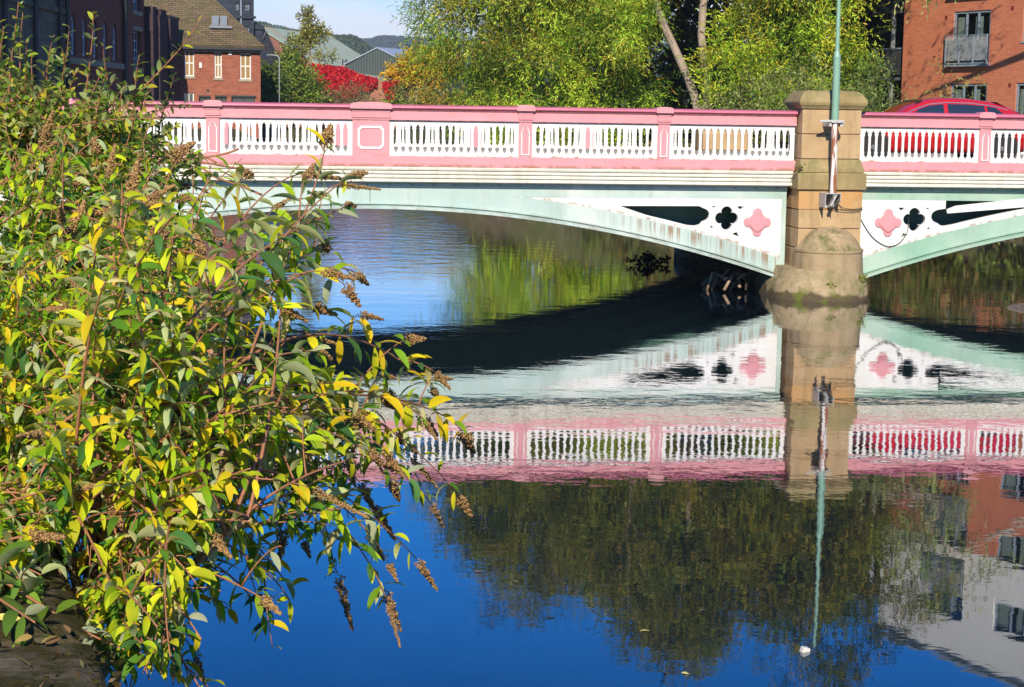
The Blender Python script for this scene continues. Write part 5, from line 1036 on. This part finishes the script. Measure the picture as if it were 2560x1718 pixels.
class Bush:
    def __init__(s, name, label, base, group=None):
        s.o = thing(name, label, 'bush', base, 0, group); s.b = np.array(base, float); s.lv = []; s.tw = MB(); s.st = MB(); s.np_ = 0
    def leaves(s, pts, start, step, L, W, pal, droop=1.0, size_end=.6, axis_up=.1, pair=True):
        d = np.linalg.norm(np.diff(pts, axis=0), axis=1); cum = np.concatenate([[0], np.cumsum(d)]); tot = cum[-1]
        ss = np.arange(start*tot, tot, step)
        if not len(ss): return
        ss = ss+rng.normal(size=len(ss))*step*.2; ss = np.clip(ss, 0, tot-1e-4)
        P = np.stack([np.interp(ss, cum, pts[:, k]) for k in range(3)], 1); T = unit(np.stack([np.interp(np.minimum(ss+.01, tot), cum, pts[:, k])-np.interp(np.maximum(ss-.01, 0), cum, pts[:, k]) for k in range(3)], 1))
        ref = unit(np.cross(T, np.array([0, 0, 1.0])+rng.normal(size=3)*.05)); oth = unit(np.cross(ref, T)); ang = rng.normal(size=len(ss))*.5+np.where(np.arange(len(ss)) % 2, math.pi/2, 0)+.3
        fr = (ss/tot); own = rng.integers(0, len(pal))
        for sg in ((1, -1) if pair else (1,)):
            keep = rng.random(len(ss)) < .90
            if not keep.any(): continue
            a = ang if pair else ang*0+np.arange(len(ss))*2.4+rng.normal()
            ax = unit((ref*np.cos(a)[:, None]+oth*np.sin(a)[:, None])*sg+T*.45+np.array([.05, -.55, axis_up])+rng.normal(size=P.shape)*.30)[keep]
            n = keep.sum(); ln = L*rng.uniform(.6, 1.2, n)*(1-(1-size_end)*fr[keep]**3); wd = W*rng.uniform(.75, 1.2, n)*ln/L
            c = palette(pal, n, np.where(rng.random(n) < .55, own, rng.integers(0, len(pal), n)), jit=.16)
            s.lv.append(blade(P[keep]+ax*.004, ax, ln, wd, droop*rng.uniform(.55, 1.25, n), .28, c))
    def panicle(s, p, d, k=None, sc_=1.0):
        if s.np_ >= 100: return
        s.np_ += 1; o = bpy.data.objects.new('seed_head', PANS[random.randrange(len(PANS)) if k is None else k]); link(o, s.o)
        d = Vector(d).normalized(); o.location = Vector(p)-Vector(s.b); o.rotation_mode = 'QUATERNION'; o.rotation_quaternion = d.to_track_quat('Z', 'Y'); f = sc_*random.uniform(.75, 1.2); o.scale = (f, f, f)
    def branch(s, p0, tip, lift=.45, r0=.011, L=.105, W=.032, step=.075, pal=BL, start=.35, droop=1.0, pan=.7, side=3, sag=.10, mat=None, pansc=1.0):
        p0, tip = np.array(p0, float), np.array(tip, float); ln = np.linalg.norm(tip-p0); h = np.array([0, 0, 1.0])
        p1 = p0+(tip-p0)*.25+h*ln*lift*.7+rng.normal(size=3)*.05*ln; p2 = p0+(tip-p0)*.72+h*ln*lift*.55+rng.normal(size=3)*.04*ln
        pts = bez(p0, p1, p2, tip, 26); rad = np.linspace(r0, .0022, 26); s.tw.tube([Vector(x-s.b) for x in pts], list(rad), 5)
        s.leaves(pts, start, step, L, W, pal, droop)
        d = pts[-1]-pts[-3]
        if random.random() < pan: s.panicle(pts[-1], d+np.array([0, 0, -.2*np.linalg.norm(d)]), sc_=pansc)
        for k in range(side):
            i = random.randint(int(26*max(.3, start)), 22); q0 = pts[i]; dr = unit(pts[min(i+1, 25)]-pts[i-1])
            sd = unit(np.cross(dr, rng.normal(size=3))); l2 = random.uniform(.10, .32)*max(.5, min(1, ln)); q3 = q0+(dr*.7+sd*.8+h*.1)*l2
            sp = bez(q0, q0+(dr*.3+sd*.5+h*.2)*l2*.6, q0+(dr*.6+sd*.8+h*.22)*l2*.85, q3, 9); s.tw.tube([Vector(x-s.b) for x in sp], list(np.linspace(.0035, .0015, 9)), 4)
            s.leaves(sp, .2, step*.8, L*.8, W*.8, pal, droop*.9)
            if random.random() < pan*.7: s.panicle(sp[-1], sp[-1]-sp[-3]+np.array([0, 0, -.01]), sc_=.75*pansc)
        return pts
    def finish(s, leafmat, twig=None):
        if s.tw.v: s.tw.build('twig', twig or TWIG, s.o, smooth=True)
        if s.st.v: s.st.build('stem', STEMB, s.o, smooth=True)
        v, q, t = join(s.lv); nl = len(v)//18; root_ = v.reshape(nl, 18, 3)[:, 1]-np.array(CAM)
        z = root_@np.array(fwd); px = (CX+F*(root_@np.array(rgt))/z)/V; py = (CY-F*(root_@np.array(up))/z)/V
        thin = np.where((px > 180) & (px < 350) & (py > 1120) & (py < 1340), .6, 0)+np.where((px > 320) & (py > 1230), .35, 0)+np.where((px > 600) & (py > 880) & (py < 1230), .32, 0)+np.where((px > 500) & (py > 430) & (py < 880), .25, 0)      # open heart of the bush, bare stems showing
        keep = rng.random(nl) >= thin; v = v.reshape(nl, 18, 3)[keep].reshape(-1, 3); t = t.reshape(nl, 18, 3)[keep].reshape(-1, 3); q = q.reshape(nl, 10, 4)[:keep.sum()].reshape(-1, 4)
        np_mesh('foliage', v-s.b, q, leafmat, s.o, t, smooth=True); print(s.o.name, len(q), 'faces', s.np_, 'heads')
def inpoly(x, y, P_):
    c = False; j = len(P_)-1
    for i in range(len(P_)):
        if (P_[i][1] > y) != (P_[j][1] > y) and x < (P_[j][0]-P_[i][0])*(y-P_[i][1])/(P_[j][1]-P_[i][1])+P_[i][0]: c = not c
        j = i
    return c
def sample(P_, n):
    xs = [p[0] for p in P_]; ys = [p[1] for p in P_]; out = []
    while len(out) < n:
        x, y = random.uniform(min(xs), max(xs)), random.uniform(min(ys), max(ys))
        if inpoly(x, y, P_): out.append((x, y))
    return out
# main bush rooted in a joint on the water side of the wall
B0 = (-1.27, 5.35, 1.86)
bu = Bush('butterfly_bush', 'big yellow green butterfly bush with brown seed heads leaning out from the river wall', B0)
bb = np.array(B0); STM = []
for k, (dx, dy, dz, r) in enumerate(((.02, .05, .85, .022), (.14, .1, 1.05, .024), (.26, 0, .85, .020), (.40, .1, .72, .017), (-.14, .15, .75, .018), (.18, -.2, .80, .016), (.34, .25, 1.0, .016), (.0, -.25, .6, .015), (.5, -.1, .55, .014))):
    P_ = bez(np.array([-.12+.02*k, .02*k-.08, -.05]), np.array([dx*.25+.04, dy*.3, dz*.3]), np.array([dx*.6+.03*rng.normal(), dy*.6, dz*.7]), np.array([dx, dy, dz]), 10); STM.append(P_+bb)
    bu.st.tube([Vector(q) for q in P_], list(np.linspace(r, r*.45, 10)), 7)
def root(lo=4):
    P_ = random.choice(STM); return P_[random.randint(lo, 9)]
hand = [(800, 402, 6.6), (700, 395, 6.7), (742, 330, 6.8), (790, 470, 6.7), (810, 622, 6.6), (735, 560, 6.7), (715, 700, 6.5), (600, 840, 6.2), (985, 885, 7.2), (880, 900, 7.0), (1055, 985, 7.3), (1045, 1130, 7.2), (985, 1150, 7.1), (950, 1275, 7.0), (880, 1350, 6.8), (770, 1310, 6.6), (850, 1150, 6.9), (935, 1040, 7.1), (700, 870, 6.6), (840, 1215, 6.8), (640, 640, 6.4), (620, 480, 6.6), (560, 400, 6.6), (800, 955, 6.9), (900, 985, 7.1), (890, 1090, 7.0), (740, 880, 6.8), (820, 1100, 6.8), (960, 950, 7.2)]
for x, y, Y in hand: bu.branch(root(6), at(x, y, Y), lift=.26 if y > 700 else .18, L=.135, W=.042, step=.066, start=.42, side=2, pan=1.0, r0=.0065, droop=1.2, pansc=1.1)
reg = [(300, 430), (430, 450), (450, 560), (470, 760), (500, 870), (680, 910), (840, 960), (860, 1060), (800, 1200), (740, 1330), (660, 1400), (620, 1520), (520, 1600), (340, 1600), (240, 1480), (280, 1300), (100, 1180), (20, 900), (60, 650)]
for x, y in sample(reg, 92)+sample([(300, 700), (520, 700), (560, 900), (540, 1180), (330, 1180), (100, 1000)], 22):
    Yd = random.uniform(4.7, 6.4)+max(0, (x-500))*.0014; sd_ = 4 if y < 1150 and x < 420 else 2
    bu.branch(root(3 if y > 900 else 6), at(x, y, Yd), lift=random.uniform(.06, .26), L=random.uniform(.092, .132), W=.037, step=.052, start=random.uniform(.15, .4), side=sd_, pan=.45 if y < 1150 else .2, pansc=1.05, r0=.0065, droop=random.uniform(.9, 1.5))
for x, y in sample([(240, 1330), (420, 1350), (470, 1480), (420, 1610), (270, 1610), (255, 1480)], 26):
    bu.branch(root(1), at(x, y, random.uniform(4.3, 5.2)), lift=random.uniform(.08, .25), L=random.uniform(.085, .12), W=.034, step=.055, start=.35, side=2, pan=.25, r0=.005, droop=1.2)
bu.finish(BUD)
# second bush behind, further along the wall
B1 = at(60, 1010, 7.4); b2 = Bush('butterfly_bush', 'further butterfly bush at the left edge, thick with brown seed heads, behind the big one', B1)
reg2 = [(-40, 330), (120, 300), (330, 310), (400, 350), (480, 410), (440, 520), (380, 640), (200, 760), (-40, 820)]
for x, y in sample(reg2, 110):
    b2.branch(np.array(B1)+rng.normal(size=3)*np.array([.3, .3, .15])+np.array([0, 0, .3]), at(x, y, random.uniform(7.0, 8.8)), lift=random.uniform(.05, .2), L=.115, W=.036, step=.06, start=.3, side=4, pan=.8, pansc=1.3, pal=BL[:3]+BL[5:9]+BL[:2], r0=.006, droop=1.2)
for x, y in sample([(-60, 600), (300, 620), (360, 900), (230, 1150), (-60, 1250)], 85):
    b2.branch(np.array(B1)+rng.normal(size=3)*np.array([.3, .3, .15])+np.array([0, 0, .1]), at(x, y, random.uniform(5.6, 7.2)), lift=random.uniform(.06, .22), L=.108, W=.034, step=.06, start=.25, side=4, pan=.3, r0=.006, droop=1.3)
b2.finish(BUD)
# low sprig with large leaves across the wall top
B2 = at(-190, 1230, 4.9); b3 = Bush('butterfly_sprig', 'low sprig with large smooth leaves lying across the mossy wall in the bottom left corner', B2)
for x, y, Y in ((285, 1482, 4.35), (80, 1420, 4.3), (60, 1330, 4.6)):
    b3.branch(B2, at(x, y, Y), lift=.06, L=.15, W=.048, step=.07, start=.3, side=1, pan=0, droop=.7, pal=[(.13, .25, .03), (.20, .34, .03), (.17, .28, .05)], r0=.007)
for x, y in sample([(-80, 1080), (230, 1120), (250, 1290), (110, 1360), (-80, 1420)], 58):
    b3.branch(np.array(B2)+rng.normal(size=3)*.08, at(x, y, random.uniform(4.7, 5.5)), lift=random.uniform(.1, .3), L=.115, W=.036, step=.065, start=.35, side=2, pan=.15, droop=1.1, r0=.006)
b3.finish(BUD)
# sallow shrub with upright shoots
B3 = at(120, 640, 9.0); b4 = Bush('sallow_shrub', 'sallow shrub with upright red shoots and small oval leaves at the top left', B3)
SL = [(.26, .41, .03), (.36, .50, .03), (.18, .30, .03), (.48, .52, .04), (.13, .21, .03), (.56, .48, .04), (.31, .38, .08)]
shoots = [((30, 300), (42, 5)), ((38, 330), (52, 30)), ((75, 400), (77, 190)), ((112, 290), (124, 80)), ((140, 300), (158, 62)), ((190, 280), (212, 28)), ((262, 270), (235, 100)), ((300, 290), (318, 125)), ((240, 310), (455, 45)), ((330, 300), (345, 205)), ((150, 260), (180, 160)), ((5, 250), (8, 60)), ((90, 320), (100, 140)), ((270, 330), (290, 190)), ((200, 330), (260, 180)), ((360, 330), (395, 175)), ((350, 340), (400, 290)), ((210, 240), (250, 225)), ((20, 200), (-10, 20)), ((130, 250), (140, 110)), ((55, 250), (60, 90))]
for a, b_ in shoots:
    Yd = random.uniform(8.6, 9.4); p0, p3 = np.array(at(*a, Yd+.2)), np.array(at(*b_, Yd)); d = p3-p0
    p00 = np.array(B3)+np.array([(p0-np.array(B3))[0]*.5, 0, .2]); up_ = bez(p0, p0+d*.35+rng.normal(size=3)*.03, p0+d*.7+rng.normal(size=3)*.03, p3, 18)
    pts = np.concatenate([bez(p00, p00+np.array([0, 0, .3]), p0-d*.3, p0, 10), up_[1:]])
    b4.tw.tube([Vector(x-b4.b) for x in pts], list(np.linspace(.008, .002, len(pts))), 5)
    b4.leaves(up_, .05, .030, .072, .034, SL, .6, .65, .45, pair=False); b4.leaves(up_, .0, .045, .06, .03, SL, .6, .65, .3, pair=False)
for x, y in sample([(-30, 130), (60, 180), (150, 195), (220, 215), (250, 260), (270, 330), (300, 400), (-40, 420)], 80)+sample([(250, 240), (340, 230), (390, 300), (330, 380), (270, 380)], 9):
    Yd = random.uniform(8.4, 9.6); b4.branch(np.array(B3)+rng.normal(size=3)*np.array([.4, .2, .1])+np.array([0, 0, .5]), at(x, y, Yd), lift=random.uniform(-.02, .1), L=.072, W=.034, step=.034, start=.35, side=6, pan=0, droop=.6, pal=SL, r0=.006)
b4.finish(SAL)
# ------------------------------------------------------------------ small things on and by the water
def floating():
    lm = leaf_mat('fallen leaf', None, .2); spots = [(1082, 1305, (.55, .30, .13), 'curled tan leaf floating alone on the blue water nearest the butterfly bush', .10), (1245, 1408, (.50, .42, .12), 'long yellow leaf floating on the dark tree reflection, leftmost of three', .10), (1460, 1440, (.52, .46, .16), 'olive leaf floating on the tree reflection between two others', .10), (1598, 1393, (.50, .40, .2), 'pale leaf floating on the tree reflection, rightmost of three', .09), (1554, 1535, (.55, .50, .2), 'curved pale leaf floating at the bottom edge of the picture', .08), (1168, 1325, (.45, .38, .14), 'small yellow leaf floating at the left edge of the tree reflection', .08), (1440, 1135, (.5, .38, .18), 'tiny tan leaf floating just below the reflected pink railing', .08), (2010, 1487, (.5, .48, .4), 'thin whitish leaf floating near the foam block at the bottom right', .09)]
    for x, y, c, lab, L in spots:
        p = np.array(atz(x, y, .004)); ax = unit(np.array([1.0, rng.normal()*.6, .12]))[None]
        v, q, t = blade(p[None], ax, np.array([L*.75]), np.array([L*.28]), np.array([.35]), .5, np.array([c])); v[:, 2] = .004+np.abs(v[:, 2]-.004)
        tag(np_mesh('floating_leaf', v, q, lm, None, t, True), lab, 'leaf', 'leaves floating on the river')
    p = atz(1835, 1486, 0); M_ = Matrix.Translation(p) @ Matrix.Rotation(R(25), 4, 'Z') @ Matrix.Rotation(R(14), 4, 'Y') @ Matrix.Scale(.6, 4)
    b = MB().hexa([M_ @ Vector(q) for q in ((-.05, -.04, -.05), (.05, -.045, -.05), (.045, .04, -.05), (-.05, .045, -.05), (-.045, -.04, .05), (.055, -.04, .045), (.05, .045, .055), (-.04, .04, .05))])
    tag(b.build('foam_block', plain('dirty white foam', (.66, .63, .56), .8, var=.2, scale=30, bump=.3), None, bevel=.008), 'dirty white foam block floating near the bottom right', 'foam block')
floating()
def branch_in_water():
    c = atz(1478, 604, 0); o = thing('fallen_branch', 'dark leafy branch sticking out of the water under the arch', 'branch', c); mb = MB(); lv = []
    for k, (dx, dz) in enumerate(((-.55, .10), (-.3, .16), (.0, .28), (.12, .2), (.55, .14), (-.1, .22), (.3, .05))):
        pts = np.array([(0, 0, -.05), (dx*.5, rng.normal()*.1, dz*.9), (dx, rng.normal()*.15, dz)]); mb.tube([Vector(p) for p in pts], [.02, .012, .004], 5)
        n = 24; t = rng.uniform(.3, 1, n)[:, None]; P = pts[0]*(1-t)**2+2*pts[1]*t*(1-t)+pts[2]*t*t+rng.normal(size=(n, 3))*.035; lv.append((P, rng.normal(size=(n, 3)), palette([(.03, .035, .015), (.02, .025, .012)], n)))
    P, D, T = (np.concatenate([l[i] for l in lv]) for i in range(3)); v, q, t = far_leaves(P, D, np.full(len(P), .12), np.full(len(P), .08), T)
    mb.build('twig', BARKD, o); np_mesh('foliage', v, q, FINE, o, t)
branch_in_water()
def driftwood():
    c = BM @ Vector((7.55, 1.0, .15)); o = thing('driftwood', 'pale tangle of driftwood caught against the pier under the arch', 'driftwood', c, BTH); dm = stone_mat('pale driftwood', (.42, .30, .18), (.33, .22, .13), None, dark=(.15, .1, .06)); dd = BARKD
    mb = MB(); m2 = MB(); rd = random.Random(5)
    for k in range(8): a = rd.uniform(-.35, .35); mb.tube([(a-.3*rd.random(), rd.uniform(-.5, .6), -.15+rd.uniform(0, .1)), (a, rd.uniform(-.3, .3), .15+rd.uniform(0, .2)), (a+rd.uniform(.05, .35), rd.uniform(-.3, .5), .02+rd.uniform(0, .3))], [.035, .04, .012], 6)
    for k in range(22): a = rd.uniform(-.2, 1.1); m2.tube([(a, rd.uniform(-.5, 2), -.1), (a+rd.uniform(-.3, .3), rd.uniform(-.5, 2), .25+rd.uniform(0, .2)), (a+rd.uniform(-.5, .5), rd.uniform(-.5, 2), .15+rd.uniform(-.1, .3))], [.03, .025, .008], 5)
    mb.build('branch', dm, o, smooth=True); m2.build('dark_branch', dd, o, smooth=True)
driftwood()
for (s, t, z, n, lab) in ((8.62, -.95, .30, 90, 'leafy weed growing from the left foot of the stone pier'), (9.1, -1.22, .30, 60, 'mossy weed patch low on the front of the pier footing'), (8.56, -.50, 2.62, 40, 'small dry weed in the joint left of the pier plinth'), (9.8, -1.02, .44, 50, 'thin moss tuft on the right shoulder of the pier footing')):
    p = np.array(BM @ Vector((s, t, z))); P = p+rng.normal(size=(n, 3))*np.array([.055, .03, .035 if n < 80 else .06]); c = palette([(.28, .32, .05), (.20, .26, .04), (.34, .33, .06)] if z < 2 else [(.18, .13, .05), (.2, .2, .06)], n)
    v, q, tt = far_leaves(P, rng.normal(size=(n, 3))+np.array([0, -.3, .2]), rng.uniform(.03, .09, n), rng.uniform(.02, .05, n), c)
    tag(np_mesh('wall_weed', v, q, FINE, None, tt), lab, 'weed', 'weeds growing on the pier')
# ------------------------------------------------------------------ the air between here and the hills
def haze():
    o = MB().box(-520, 520, -60, 2700, -3, 130).build('haze', None) if False else None
    me = bpy.data.meshes.new('haze'); mb = MB().box(-540, 540, -70, 2760, -3.5, 135); me.from_pydata(mb.v, [], mb.f)
    m_ = bpy.data.materials.new('hazy air'); m_.use_nodes = True; n = m_.node_tree.nodes; n.clear(); ou = n.new('ShaderNodeOutputMaterial'); pv = n.new('ShaderNodeVolumePrincipled')
    pv.inputs['Color'].default_value = (.80, .88, 1.0, 1); pv.inputs['Density'].default_value = .00025; pv.inputs['Anisotropy'].default_value = .2
    m_.node_tree.links.new(pv.outputs[0], ou.inputs['Volume']); me.materials.append(m_); h = link(bpy.data.objects.new('haze', me)); tag(h, kind='stuff')
haze()
